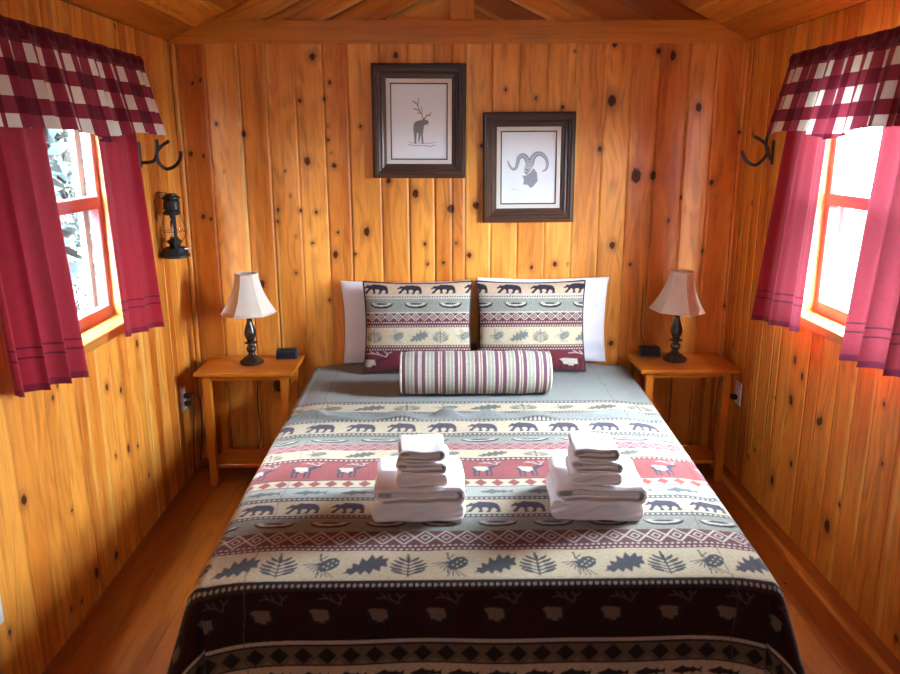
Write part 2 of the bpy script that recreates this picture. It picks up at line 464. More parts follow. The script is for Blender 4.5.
# gables: boards running with the rake
ca, sa = math.cos(math.atan(SL)), math.sin(math.atan(SL))
LR = W / ca + 0.05
def rake_edges(seed): return rand_edges(0.0, 0.62, 0.10, 0.15, seed)
boards('gable', rake_edges(3), 0.0, LR, lambda s, t, o: (-W + t * ca + s * sa, D + .011 - o, H + t * sa - s * ca), rand_knots(0, .6, .2, 1.5, 6, 4), seed=51, parent=wb, clip=lambda s, t: (-W + t * ca + s * sa < 0.02) & (H + t * sa - s * ca > H - 0.03), flip=True, mat=M['ceil'])
boards('gable', rake_edges(4), 0.0, LR, lambda s, t, o: (W - t * ca - s * sa, D + .011 - o, H + t * sa - s * ca), rand_knots(0, .6, .2, 1.5, 6, 7), seed=52, parent=wb, clip=lambda s, t: (W - t * ca - s * sa > -0.02) & (H + t * sa - s * ca > H - 0.03), mat=M['ceil'])
MB().prism([(-W, H - .02), (W, H - .02), (0, RIDGE)], 1, YF - 0.06, YF).build('gable', M['trim'], wf)
# ceiling: two slopes, boards running along the room
ce = empty('ceiling'); struct(ce)
LC = W / ca
for sgn, sd in ((-1, 61), (1, 62)):
    boards('ceiling_slope', rand_edges(0.0, LC, 0.11, 0.17, sd), YF - .03, D + .03, lambda s, t, o, k=sgn: (k * (W - s * ca) + k * o * sa * -1, t, H + s * sa - o * ca * -1 * -1), rand_knots(0.1, 1.4, 0, 3.8, 14, sd), seed=sd, parent=ce, mat=M['ceil'], dt=0.03, strong=0.7, darkp=0.3, flip=(sgn < 0), tints=([0.95, 0.25, 0.9, 0.5] if sgn < 0 else [0.92, 0.35, 0.8, 0.3]))
roof = MB()
for k in (-1, 1):
    p = [(k * W * 1.1, H - SL * W * .1 + .03), (0, RIDGE + .03), (0, RIDGE + .11), (k * W * 1.1, H - SL * W * .1 + .11)]
    roof.prism(p, 1, YF - .1, D + .1)
roof.build('sheathing', M['sheath'], ce)
# floor
fl = struct(boards('floor', rand_edges(-W, W, 0.13, 0.19, 71), YF, D, lambda s, t, o: (s, t, o), rand_knots(-W, W, 1.0, 3.8, 18, 73), seed=77, mat=M['floor'], strong=0.12, darkp=0.05, depth=0.3, dt=0.03))
MB().box((-W, YF, -0.07), (W, D, -0.014)).build('subfloor', M['sheath'], fl)
# outer skin of the walls (thickness), with the window openings left free
MB().box((-W - WT, D + .015, -.07), (W + WT, D + WT, H)).prism([(-W - WT, H - .001), (W + WT, H - .001), (W + WT, H + .02), (0, RIDGE + .025), (-W - WT, H + .02)], 1, D + .015, D + WT).build('sheathing', M['sheath'], wb)
ox, z0_, z1_ = .155, 1.61, 1.81
m = MB()
m.box((-W - WT, YF - WT, -.07), (-ox - .02, YF - .015, H)); m.box((ox + .02, YF - WT, -.07), (W + WT, YF - .015, H))
m.box((-ox - .02, YF - WT, -.07), (ox + .02, YF - .015, z0_ - .02)); m.box((-ox - .02, YF - WT, z1_ + .02), (ox + .02, YF - .015, H))
m.build('sheathing', M['sheath'], wf)
# unseen fill window, added behind the camera to brighten camera-facing surfaces
w_fill = empty('window_3'); struct(w_fill)
m = MB()
for a_, b_ in ((-ox - .02, -ox + .02), (ox - .02, ox + .02)): m.box((a_, YF - WT, z0_ - .02), (b_, YF + .004, z1_ + .02), .002)
for a_, b_ in ((z0_ - .02, z0_ + .02), (z1_ - .02, z1_ + .02)): m.box((-ox + .02, YF - WT, a_), (ox - .02, YF + .004, b_), .002)
m.box((-.010, YF - .07, z0_ + .02), (.010, YF - .04, z1_ - .02))
m.build('window_frame', M['trim'], w_fill)
MB().box((-ox + .02, YF - .058, z0_ + .02), (ox - .02, YF - .054, z1_ - .02)).build('pane', M['glass'], w_fill)
for k, wo in ((-1, wl), (1, wr)):
    m = MB(); x0, x1 = sorted((k * (W + .015), k * (W + WT)))
    m.box((x0, YF - .01, -.07), (x1, WY0 - .022, H + .02)); m.box((x0, WY1 + .022, -.07), (x1, D + .01, H + .02))
    m.box((x0, WY0 - .022, -.07), (x1, WY1 + .022, WZ0 - .03)); m.box((x0, WY0 - .022, WZ1 + .022), (x1, WY1 + .022, H + .02))
    m.build('sheathing', M['sheath'], wo)
# back trim and king post
zt = 2.1775
struct(MB().prism([(-W + .001, H - .010), (W - .001, H - .010), (W - .001, H - .002), (W - (zt - H) / SL, zt), (-W + (zt - H) / SL, zt), (-W + .001, H - .002)], 1, D - .012, D + .004).build('trim_1', M['trim']))
struct(MB().box((-.050, D - .022, zt + .001), (.062, D + .004, RIDGE - .035), .002).build('trim_2', M['trim_v']))

# ------------------------------------------------------------------ windows
def window(idx, k):
    w = empty('window_%d' % idx); struct(w)
    X = lambda d: k * (W + d)
    def bx(m, d0, d1, y0, y1, z0, z1, bev=.002):
        a, b = sorted((X(d0), X(d1))); m.box((a, y0, z0), (b, y1, z1), bev)
    m = MB()
    bx(m, -.002, WT, WY1, WY1 + .02, WZ0 - .02, WZ1 + .02); bx(m, -.002, WT, WY0 - .02, WY0, WZ0 - .02, WZ1 + .02)
    bx(m, -.002, WT, WY0 - .02, WY1 + .02, WZ1, WZ1 + .02)
    m.build('jamb', M['jamb'], w)
    m = MB(); bx(m, -.026, WT, WY0 - .035, WY1 + .035, WZ0 - .036, WZ0 + .002, .003); m.build('sill', M['sill'], w)
    # sash stiles, rails; two panes
    d0, d1 = .070, .108
    m = MB()
    bx(m, d0, d1, WY1 - .034, WY1, WZ0 + .002, WZ1); bx(m, d0, d1, WY0, WY0 + .034, WZ0 + .002, WZ1)
    bx(m, d0, d1, WY0 + .034, WY1 - .034, WZ1 - .035, WZ1); bx(m, d0, d1, WY0 + .034, WY1 - .034, WZ0 + .002, WZ0 + .050)
    m.build('sash_frame', M['sash'], w)
    m = MB(); bx(m, d0 - .006, d1, WY0 + .034, WY1 - .034, 1.378, 1.425); m.build('meeting_rail', M['sash'], w)
    for z0, z1 in ((WZ0 + .050, 1.378), (1.425, WZ1 - .035)):
        m = MB(); bx(m, .090, .094, WY0 + .034, WY1 - .034, z0, z1, 0); m.build('pane', M['glass'], w)
    m = MB()   # white storm frame on the outside
    for y in (WY0 + .02, WY1 - .062): bx(m, .118, .140, y, y + .042, WZ0, WZ1)
    bx(m, .118, .140, WY0 + .02, WY1 - .02, WZ0, WZ0 + .04); bx(m, .118, .140, WY0 + .02, WY1 - .02, 1.37, 1.40)
    m.build('storm_frame', M['storm'], w)
    return w
window(1, -1); window(2, 1)

# ------------------------------------------------------------------ curtains
def smooth1(a, sigma):
    k = np.exp(-0.5 * (np.arange(-3 * sigma, 3 * sigma + 1) / sigma) ** 2); k /= k.sum()
    return np.convolve(np.pad(a, len(k) // 2, mode='edge'), k, 'valid')

def sheet(name, k, y_top, y_bot, z_top, zb_fun, off_top, off_bot, folds, amp_top, amp_bot, mat, fullness, seed, parent=None, u0=0.0, thick=0.0016, header=0.0, dy=0.004):
    """a hanging gathered cloth along wall side k; y_top/y_bot (near, far) extents; offsets are distances from the wall"""
    rng = np.random.default_rng(seed)
    n = int(abs(y_top[1] - y_top[0]) / dy) + 2
    s = np.linspace(0, 1, n)
    ph = np.cumsum(0.6 + 0.8 * smooth1(rng.random(n), 7)); ph = ph / ph[-1] * folds * 2 * PI
    am = 0.6 + 0.8 * smooth1(rng.random(n), 12)
    wave = (np.sin(ph) * am + 0.25 * np.sin(2.3 * ph + 1))
    nz = 70
    V, FC = [], []
    zb = np.array([zb_fun(y_bot[0] + (y_bot[1] - y_bot[0]) * q) for q in s])
    for j in range(nz + 1):
        t = j / nz                       # 0 top, 1 hem
        y = (y_top[0] + (y_top[1] - y_top[0]) * s) * (1 - t) + (y_bot[0] + (y_bot[1] - y_bot[0]) * s) * t
        a = amp_top + (amp_bot - amp_top) * t ** 0.8
        off = off_top + (off_bot - off_top) * t + a * wave
        y = y + 0.45 * a * np.cos(ph) * am
        z = z_top + (zb - z_top) * t + 0 * s
        if header and t < header: off = off + 0.006 * np.sin(ph * 2.7) * math.sin(PI * t / header)
        V.append(np.stack([k * (W - off), y, z], -1))
        FC.append(np.stack([u0 + s * abs(y_top[1] - y_top[0]) * fullness, s, z - zb if header == 0 else z_top - z], -1))
    V = np.concatenate(V); FC = np.concatenate(FC)
    F = grid_faces(nz + 1, n)
    o = np_mesh(name, V, F, mat, parent, True, {'fco': ('FLOAT_VECTOR', FC)})
    return o

def val_bottom(y):
    return 1.662 - 0.036 * math.exp(-((y - 2.70) / 0.125) ** 2) - 0.008 * math.exp(-((y - 3.2) / 0.1) ** 2)

def curtain_set(k, side):
    win = 'left' if k < 0 else 'right'
    ye = 3.20 if k < 0 else 3.14
    rod = MB().tube([(k * (W - .080), 2.03, 1.925), (k * (W - .080), ye, 1.925)], .006, 10)
    for y in (2.04, ye - .01): rod.tube([(k * (W - .080), y, 1.925), (k * (W + .002), y, 1.925)], .005, 8)
    tag(rod.build('curtain_rod', M['white'], None, True), 'slim rod carrying the gingham valance over the %s window' % win, 'curtain rod')
    v = sheet('valance', k, (2.02, 3.200 if k < 0 else 3.145), (1.99, 3.27 if k < 0 else 3.205), 1.952, val_bottom,   .1005, .150, 9, .005, .015, M['gingham'], 1.22, 100 + k, header=0.12)
    tag(v, 'gathered red and cream gingham valance above the %s window' % win, 'valance')
    return v
curtain_set(-1, 'l'); curtain_set(1, 'r')
def lin(y0, z0, y1, z1): return lambda y: z0 + (z1 - z0) * (y - y0) / (y1 - y0)
c1 = sheet('curtain', -1, (2.03, 2.43), (2.04, 2.455), 1.915, lin(2.0, .945, 2.45, .875), .042, .080, 3.2, .010, .026, M['drape'], 1.5, 4)
tag(c1, 'dark red curtain panel at the near side of the left window', 'curtain')
c2 = sheet('curtain', -1, (2.835, 3.205), (2.795, 3.225), 1.915, lin(2.79, .925, 3.2, .875), .042, .085, 2.6, .010, .016, M['drape'], 1.5, 9)
tag(c2, 'dark red curtain panel at the far side of the left window, near the lantern', 'curtain')
c3 = sheet('curtain', 1, (2.885, 3.20), (2.84, 3.30), 1.915, lin(2.85, .915, 3.3, .868), .042, .095, 2.4, .010, .018, M['drape'], 1.5, 12)
tag(c3, 'pink-lit red curtain panel at the far side of the right window', 'curtain')
c4 = sheet('curtain', 1, (2.05, 2.54), (2.06, 2.565), 1.915, lin(2.17, .935, 2.55, .895), .042, .090, 3.6, .012, .030, M['drape'], 1.5, 17)
tag(c4, 'pink-lit red curtain panel at the near side of the right window', 'curtain')

# ------------------------------------------------------------------ woven wildlife pattern
def ras(polys=(), strokes=(), nx=96, ny=72, cut=()):
    yy, xx = np.mgrid[0:ny * 2, 0:nx * 2]
    xx = (xx + .5) / (nx * 2); yy = (yy + .5) / (ny * 2)
    def inside(poly):
        c = np.zeros(xx.shape, bool); n = len(poly)
        for i in range(n):
            (x1, y1), (x2, y2) = poly[i], poly[i - 1]
            if y1 == y2: continue
            hit = ((y1 > yy) != (y2 > yy)) & (xx < (x2 - x1) * (yy - y1) / (y2 - y1) + x1)
            c ^= hit
        return c
    m = np.zeros(xx.shape, bool)
    for p in polys: m |= inside(p)
    for pts, w in strokes:
        for (x1, y1), (x2, y2) in zip(pts[:-1], pts[1:]):
            dx, dy = x2 - x1, y2 - y1; L2 = dx * dx + dy * dy + 1e-9
            t = np.clip(((xx - x1) * dx + (yy - y1) * dy) / L2, 0, 1)
            m |= np.hypot(xx - x1 - t * dx, yy - y1 - t * dy) < w
    for p in cut: m &= ~inside(p)
    return m.reshape(ny, 2, nx, 2).mean((1, 3)).astype(np.float32)

def samp(b, x, y):
    ny, nx = b.shape
    fx, fy = x * nx - .5, y * ny - .5
    i, j = np.floor(fx).astype(int), np.floor(fy).astype(int)
    ok = (i >= 0) & (i < nx - 1) & (j >= 0) & (j < ny - 1)
    i, j = np.clip(i, 0, nx - 2), np.clip(j, 0, ny - 2)
    a, c = fx - i, fy - j
    v = (b[j, i] * (1 - a) + b[j, i + 1] * a) * (1 - c) + (b[j + 1, i] * (1 - a) + b[j + 1, i + 1] * a) * c
    return np.where(ok, v, 0)

BEAR = [(.01,.50),(.05,.60),(.11,.66),(.14,.76),(.18,.79),(.22,.73),(.30,.76),(.40,.88),(.52,.84),(.68,.83),(.82,.80),(.93,.68),(.98,.48),(.985,.25),(.99,.06),(.85,.05),(.86,.14),(.90,.22),(.82,.38),(.75,.32),(.71,.15),(.70,.05),(.57,.05),(.60,.14),(.65,.22),(.62,.42),(.48,.40),(.47,.24),(.50,.06),(.36,.05),(.37,.14),(.40,.22),(.34,.44),(.27,.36),(.18,.16),(.16,.06),(.04,.08),(.06,.18),(.13,.30),(.20,.50),(.13,.52),(.06,.46),(.02,.45)]
ELK_B = [(.22,.62),(.30,.66),(.50,.64),(.60,.62),(.60,.40),(.52,.34),(.32,.35),(.24,.40)]
ELK_D = [[(.56,.62),(.62,.66),(.72,.76),(.84,.76),(.88,.70),(.80,.66),(.72,.58),(.64,.46),(.58,.40)], [(.22,.62),(.20,.50),(.24,.40),(.22,.26),(.25,.04),(.29,.04),(.28,.24),(.31,.38),(.28,.52)], [(.30,.40),(.34,.24),(.32,.04),(.36,.04),(.38,.26),(.40,.38)], [(.50,.40),(.50,.22),(.52,.04),(.56,.04),(.55,.22),(.58,.42)], [(.58,.44),(.62,.26),(.60,.05),(.64,.05),(.66,.26),(.64,.46)]]
ELK_A = [([(.76,.76),(.66,.84),(.52,.90),(.40,.88)], .014), ([(.66,.84),(.60,.97)], .012), ([(.56,.89),(.48,.98)], .012), ([(.78,.76),(.80,.90),(.74,.98)], .012), ([(.80,.88),(.88,.96)], .012)]
CANOE_D = [(.0,.78),(.06,.44),(.20,.24),(.45,.16),(.75,.20),(.92,.40),(1.,.76),(.93,.66),(.78,.46),(.5,.36),(.22,.42),(.10,.60)]
CANOE_W = [(.06,.66),(.14,.80),(.35,.66),(.62,.64),(.84,.78),(.92,.62),(.78,.44),(.5,.36),(.22,.42)]
CANOE_I = [(.20,.66),(.34,.56),(.62,.54),(.78,.66),(.62,.70),(.36,.72)]
OAK = [(.0,.14),(.10,.22),(.12,.38),(.22,.36),(.22,.58),(.36,.50),(.40,.78),(.52,.64),(.62,.92),(.70,.72),(.84,.90),(.86,.72),(1.,.78),(.94,.60),(.98,.42),(.84,.44),(.82,.24),(.68,.34),(.62,.12),(.50,.26),(.42,.10),(.34,.24),(.22,.10),(.14,.18)]
FERN = [([(.5,.02),(.5,.62)], .022)]
for _i in range(5):
    for _s in (-1, 1):
        _y = .08 + .125 * _i; _l = (.40, .44, .42, .34, .24)[_i]
        FERN += [([(.5, _y), (.5 + _s * _l * .5, _y + .10)], .022), ([(.5 + _s * _l * .45, _y + .09), (.5 + _s * _l * .8, _y + .15)], .045), ([(.5 + _s * _l * .8, _y + .15), (.5 + _s * _l, _y + .21)], .030)]
FERN += [([(.5,.62),(.48,.80)], .05), ([(.48,.80),(.47,.95)], .028)]
CONE = [(.38,.34),(.46,.62),(.62,.78),(.80,.80),(.92,.66),(.88,.46),(.74,.32),(.54,.26)]
CONE_S = [([(.40,.98),(.42,.72),(.50,.62)], .022), ([(.42,.72),(.58,.88)], .016)] + [([(.44,.60),(.04 + .09 * i, .52 - .09 * i)], .014) for i in range(5)] + [([(.50,.40),(.40 + .14 * i, .02)], .014) for i in range(4)]
CONE_CUT = [[(x, y), (x + .035, y + .04), (x + .07, y), (x + .035, y - .04)] for x, y in ((.50,.46),(.60,.58),(.70,.68),(.60,.40),(.70,.50),(.80,.60))]
FISH = [(.0,.46),(.10,.60),(.26,.70),(.38,.86),(.46,.72),(.66,.66),(.72,.78),(.78,.62),(.88,.60),(1.,.78),(.96,.52),(.99,.22),(.88,.44),(.78,.42),(.70,.24),(.64,.38),(.44,.32),(.36,.14),(.30,.30),(.14,.34)]
B_BEAR, B_CD, B_CW, B_CI = ras([BEAR]), ras([CANOE_D]), ras([CANOE_W]), ras([CANOE_I])
B_EB, B_ED, B_EA = ras([ELK_B]), ras(ELK_D), ras((), ELK_A)
B_OAK, B_FERN, B_CONE, B_FISH = ras([OAK], nx=80), ras((), FERN), ras([CONE], CONE_S, cut=CONE_CUT), ras([FISH], ny=48)
B_SPECK = RNG.random((64, 256)).astype(np.float32)

CREAM, GREY, NAVY, PLUM, RED = (.60, .50, .33), (.255, .26, .215), (.055, .048, .082), (.15, .045, .056), (.31, .070, .068)
PLAIN, LEAF, DARK, PALE, BEARC = (.275, .290, .265), (.12, .13, .12), (.035, .028, .032), (.56, .50, .41), (.028, .022, .04)

def pattern(bands, u, b, phase=0.0):
    col = np.zeros(u.shape + (3,), np.float32); col[:] = PLAIN
    def put(mask, c, f=1.0):
        f = np.where(mask, f, 0)[..., None]
        col[:] = col * (1 - f) + np.array(c, np.float32) * f
    for bd in bands:
        b0, b1, kind = bd[0], bd[1], bd[2]; opt = bd[3] if len(bd) > 3 else {}
        m = (b >= b0) & (b < b1); h = b1 - b0
        if not m.any(): continue
        v = (b - b0) / h
        put(m, opt.get('bg', CREAM))
        if opt.get('speck'):
            s = samp(B_SPECK, (u * 3.1) % 1.0, (b * 9.0) % 1.0)
            put(m, opt['speck'], np.clip((s - .45) * 2, 0, .8))
        if kind == 'dots':
            p = opt.get('p', .016); rows = opt.get('rows', 1)
            for r in range(rows):
                c = (r + .5) / rows
                du = ((u + (r % 2) * p / 2) / p) % 1.0 - .5
                d = np.hypot(du * p, (v - c) * h) - min(.30 * p, .38 * h / rows)
                put(m, opt['fg'], np.clip(.5 - d / .0015, 0, 1))
        elif kind == 'diamond':
            p = opt.get('p', .06)
            du = np.abs((u / p) % 1.0 - .5) * 2; dv = np.abs(v - .5) * 2
            q = np.abs(1 - du) * 0 + (1 - du)       # 1 at the cell centre
            d = np.abs(du + dv * opt.get('k', 1.0) - 1.0)
            put(m & (du + dv < 1.0) if opt.get('fill') else m & False, opt.get('fill', PLUM))
            put(m, opt['fg'], np.clip((.17 - d) / .06, 0, 1))
            inner = np.abs(du + dv - .42)
            put(m, opt['fg'], np.clip((.13 - inner) / .06, 0, 1) * (du + dv < .6))
        elif kind == 'zig':
            p = opt.get('p', .06)
            du = np.abs((u / p) % 1.0 - .5) * 2; dv = np.abs(v - .5) * 2
            put(m & (du + dv < .8), opt['fg'])
            put(m & (v < .35), opt.get('fg2', PALE), np.clip((.8 - ((1 - du) + v * 2.4)) * 4, 0, .9))
        elif kind == 'motif':
            sp = opt['sp']; items = opt['items']
            q = (u + opt.get('ph', 0)) / sp; idx = np.floor(q).astype(int)
            fu = (q - idx - .5) * sp
            for n, layers in enumerate(items):
                mm = m & (idx % len(items) == n)
                for (bmp, c, wm, lo, hi) in layers:
                    put(mm, c, samp(bmp, fu / wm + .5, (v - lo) / (hi - lo)))
        for e in opt.get('edge', ()):               # thin border lines: (v position, colour, width m)
            put(m & (np.abs(v - e[0]) * h < e[2]), e[1])
    return col

def bearband(b0, b1, sp, w, ph=0.0, c=NAVY): return (b0, b1, 'motif', {'bg': CREAM, 'sp': sp, 'ph': ph, 'items': [[(B_BEAR, c, w, .06, .97)]]})
def canoeband(b0, b1, sp, w, ph=0.0): return (b0, b1, 'motif', {'bg': GREY, 'speck': (.38, .38, .32), 'sp': sp, 'ph': ph, 'items': [[(B_CW, PALE, w, .15, .88), (B_CD, DARK, w, .15, .88), (B_CI, DARK, w, .15, .88)]]})
def leafband(b0, b1, sp, w, ph=0.0, c=LEAF, lo=.08, hi=.92): return (b0, b1, 'motif', {'bg': CREAM, 'sp': sp, 'ph': ph, 'items': [[(B_OAK, c, w * 1.15, lo, hi)], [(B_FERN, c, w, lo, hi)], [(B_CONE, c, w, lo, hi)]]})
def elkband(b0, b1, sp, w, bg=RED, ph=0.0): return (b0, b1, 'motif', {'bg': bg, 'sp': sp, 'ph': ph, 'items': [[(B_EB, PALE, w, .06, .97), (B_ED, NAVY, w, .06, .97), (B_EA, PALE, w, .06, .97)]]})
def dotband(b0, b1, bg, fg, p=.016, rows=1): return (b0, b1, 'dots', {'bg': bg, 'fg': fg, 'p': p, 'rows': rows})
def diaband(b0, b1, bg=PLUM, fg=PALE, p=.06): return (b0, b1, 'diamond', {'bg': bg, 'fg': fg, 'p': p})
def fishband(b0, b1, sp, w, bg=CREAM, c=DARK): return (b0, b1, 'motif', {'bg': bg, 'sp': sp, 'items': [[(B_FISH, c, w, .12, .85)]]})

INK = (.10, .095, .105)
YE = 1.80    # where the top of the spread starts to roll over the foot of the bed
def B(y): return y - YE
SPREAD = [
    dotband(B(3.173), B(3.203), INK, PALE, .018), leafband(B(3.069), B(3.173), .165, .13), dotband(B(3.048), B(3.069), INK, PALE, .014),
    dotband(B(2.952), B(2.972), INK, PALE, .018), bearband(B(2.825), B(2.952), .16, .118, .02), dotband(B(2.800), B(2.825), INK, PALE, .018), dotband(B(2.783), B(2.800), GREY, DARK, .014),
    canoeband(B(2.711), B(2.783), .19, .15, .05), (B(2.652), B(2.711), 'diamond', {'bg': (.30, .09, .10), 'fg': (.52, .30, .28), 'p': .05}), leafband(B(2.577), B(2.652), .16, .105), dotband(B(2.55), B(2.577), PLUM, PALE, .018),
    elkband(B(2.398), B(2.55), .155, .15, RED, .03), (B(2.335), B(2.398), 'zig', {'bg': CREAM, 'fg': RED, 'p': .055, 'edge': ((.04, DARK, .003), (.96, DARK, .003))}),
    fishband(B(2.262), B(2.335), .15, .11, (.40, .41, .36), (.14, .15, .15)), dotband(B(2.240), B(2.262), INK, PALE, .016),
    bearband(B(2.144), B(2.240), .139, .108, .045), dotband(B(2.122), B(2.144), INK, PALE, .016),
    canoeband(B(2.038), B(2.122), .165, .125, .02), diaband(B(1.965), B(2.038), PLUM, PALE, .060), dotband(B(1.929), B(1.965), PLUM, PALE, .016, 2),
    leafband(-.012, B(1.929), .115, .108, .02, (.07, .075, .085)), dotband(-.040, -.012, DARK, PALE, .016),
    (-.175, -.040, 'motif', {'bg': (.028, .007, .007), 'sp': .150, 'ph': .03, 'items': [[(B_EB, (.19, .14, .095), .145, .06, .97), (B_ED, (.020, .014, .020), .145, .06, .97), (B_EA, (.10, .08, .06), .145, .06, .97)]]}), (-.187, -.175, 'plain', {'bg': PALE, 'edge': ((0.02, DARK, .0015),)}),  # shade put into this foot-drop elk band: darker than the top one
    (-.247, -.187, 'zig', {'bg': (.15, .11, .065), 'fg': (.02, .017, .018), 'fg2': (.24, .19, .12), 'p': .062, 'edge': ((.03, DARK, .003), (.97, DARK, .003))}),  # zigzag on the foot drop darkened the same way, to look shaded
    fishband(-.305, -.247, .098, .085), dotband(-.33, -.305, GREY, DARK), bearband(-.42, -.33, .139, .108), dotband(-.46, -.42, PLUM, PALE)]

# ------------------------------------------------------------------ bed and bedspread
bed = empty('bed', (0.02, 2.8, 0))
tag(bed, 'double bed covered to the floor by the wildlife bedspread, between the nightstands', 'bed')
def L_(o, p): return tuple(a - b for a, b in zip(o, p))
bl = bed.location
MB().box(L_((-.675, 1.86, .30), bl), L_((.70, 3.79, .508), bl), .03, None, 3).build('mattress', M['mattress'], bed, True)
MB().box(L_((-.675, 1.86, .12), bl), L_((.70, 3.79, .298), bl), .015).build('box_spring', M['mattress'], bed)
for sx in (-.62, .645):
    for sy in (1.93, 3.72):
        MB().box(L_((sx - .025, sy - .025, 0), bl), L_((sx + .025, sy + .025, .119), bl), .003).build('leg', M['black'], bed)

def xl(y): return -0.718 + 0 * y
def xr(y): return 0.742 + 0.040 * np.clip((y - 1.8), 0, 1.8)
DROP, RR = 0.47, 0.040
def build_spread():
    na, nd = 430, 78
    a = np.concatenate([np.linspace(-DROP, 0, nd)[:-1], np.linspace(0, 1, na), 1 + np.linspace(0, DROP, nd)[1:]])
    b = np.concatenate([np.linspace(3.80, 2.9, 200)[:-1], np.linspace(2.9, 1.80, 330), 1.80 - np.linspace(0, DROP, 210)[1:]])
    A, Bb = np.meshgrid(a, b)
    y_on = np.maximum(Bb, YE)
    X0, X1 = xl(y_on), xr(y_on)
    da = np.where(A < 0, -A, np.where(A > 1, A - 1, 0))      # side drop
    sg = np.where(A < 0, -1.0, 1.0)
    db = np.maximum(YE - Bb, 0)                               # foot drop
    t = np.hypot(da, db)
    th = np.arctan2(da, db + 1e-9)                            # 0 foot, 90deg side
    xt = np.where(A < 0, X0, np.where(A > 1, X1, X0 + (X1 - X0) * np.clip(A, 0, 1)))
    u = np.where(A < 0, X0 - da, np.where(A > 1, X1 + da, xt))
    # wrinkles on the top
    fade = np.clip((Bb - YE) / .06, 0, 1) * (da == 0)
    clear = np.ones_like(A)
    wr = .0016 * np.sin(xt * 9 + Bb * 13) * np.sin(Bb * 21 + 2 * np.sin(xt * 5)) + .0012 * np.sin(xt * 27 + 3 * np.sin(Bb * 9)) 
    calm = np.clip((np.hypot((xt + .17) / 1.2, Bb - 2.2) - .18) / .1, 0, 1) * np.clip((np.hypot((xt - .37) / 1.2, Bb - 2.2) - .18) / .1, 0, 1)
    calm *= np.clip((3.20 - Bb) / .05, 0, 1)
    z = BZ - .002 + fade * calm * wr
    for yc, hh, ww, ph in ((3.014, .024, .011, 0.0), (2.986, .020, .010, 2.0)):
        yy = yc + .009 * np.sin(xt * 11 + ph) + .006 * np.sin(xt * 23 + 2 * ph)
        amp = hh * (.30 + .70 * np.sin(xt * 10.5 + ph * 3 + 2 * np.sin(xt * 4)) ** 2) * np.clip(.5 + (.75 - np.abs(xt)) * 4, 0, 1)
        z = z + fade * calm * amp * np.exp(-((Bb - yy) / ww) ** 2)
    # crown: the middle slightly higher than the edges
    z = z - .012 * np.clip((np.abs(xt - .02) - .60) / .13, 0, 1) ** 2 - .004 * np.clip((1.9 - y_on) / .1, 0, 1)
    # the drop: quarter round then hanging
    phi = np.minimum(t / RR, PI / 2)
    out = RR * np.sin(phi)
    down = RR * (1 - np.cos(phi)) + np.maximum(t - RR * PI / 2, 0)
    hang = np.maximum(t - RR, 0) / .25
    g = np.sin(np.clip((th - .10) / (PI / 2 - .10), 0, 1) * PI * .80) ** 1.0
    crease = -0.40 * np.exp(-((th - .10) / .06) ** 2) * (t > 0)
    near_corner = np.where(th > PI / 2 - .01, np.exp(-np.maximum(Bb - YE, 0) / .10), 1.0)
    gs = math.sin(PI * .80)
    bul = np.where(th > PI / 2 - .01, gs * near_corner, g + crease * (da > 0))
    foot_wave = np.where(da == 0, .10 * np.sin(xt * 9.0) + .07 * np.sin(xt * 17 + 1), 0) * np.clip(db / .1, 0, 1)
    side_wave = np.where(db == 0, .10 * np.sin(Bb * 8), 0) * (da > 0)
    out = out + hang * (.076 * bul + .05 * foot_wave + .06 * side_wave + .012)
    dx, dy = np.sin(th) * (t > 0), np.cos(th) * (t > 0)
    X = xt + sg * dx * out
    Y = y_on - dy * out
    Z = np.maximum(z - down, 0.02)
    V = np.stack([X, Y, Z], -1).reshape(-1, 3)
    # the corner hem is cut round; sag of the woven bands towards the corners
    b_pat = Bb - YE + .020 * np.clip((np.abs(xt - .02) - .50) / .25, 0, 1) ** 2 * np.clip(db / .08, 0, 1)
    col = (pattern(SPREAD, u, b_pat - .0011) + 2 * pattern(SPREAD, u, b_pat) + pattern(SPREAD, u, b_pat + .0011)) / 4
    for us in (-.612, .655):
        q = np.clip(1.4 - np.abs(u - us - .004 * np.sin(Bb * 30)) / .0016, 0, 1)[..., None] * .7
        col = col * (1 - q) + np.array((.10, .09, .10)) * q
    ct = (t[:-1, :-1] + t[1:, 1:]) / 2
    F = grid_faces(len(b), len(a), ct < DROP, flip=True)
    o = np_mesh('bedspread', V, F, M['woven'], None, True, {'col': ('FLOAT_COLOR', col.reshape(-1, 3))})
    md = o.modifiers.new('thickness', 'SOLIDIFY'); md.thickness = .002; md.offset = -1
    return o
sp = build_spread()
tag(sp, 'woven lodge bedspread with bands of bears, elk, canoes, leaves and fish', 'bedspread')

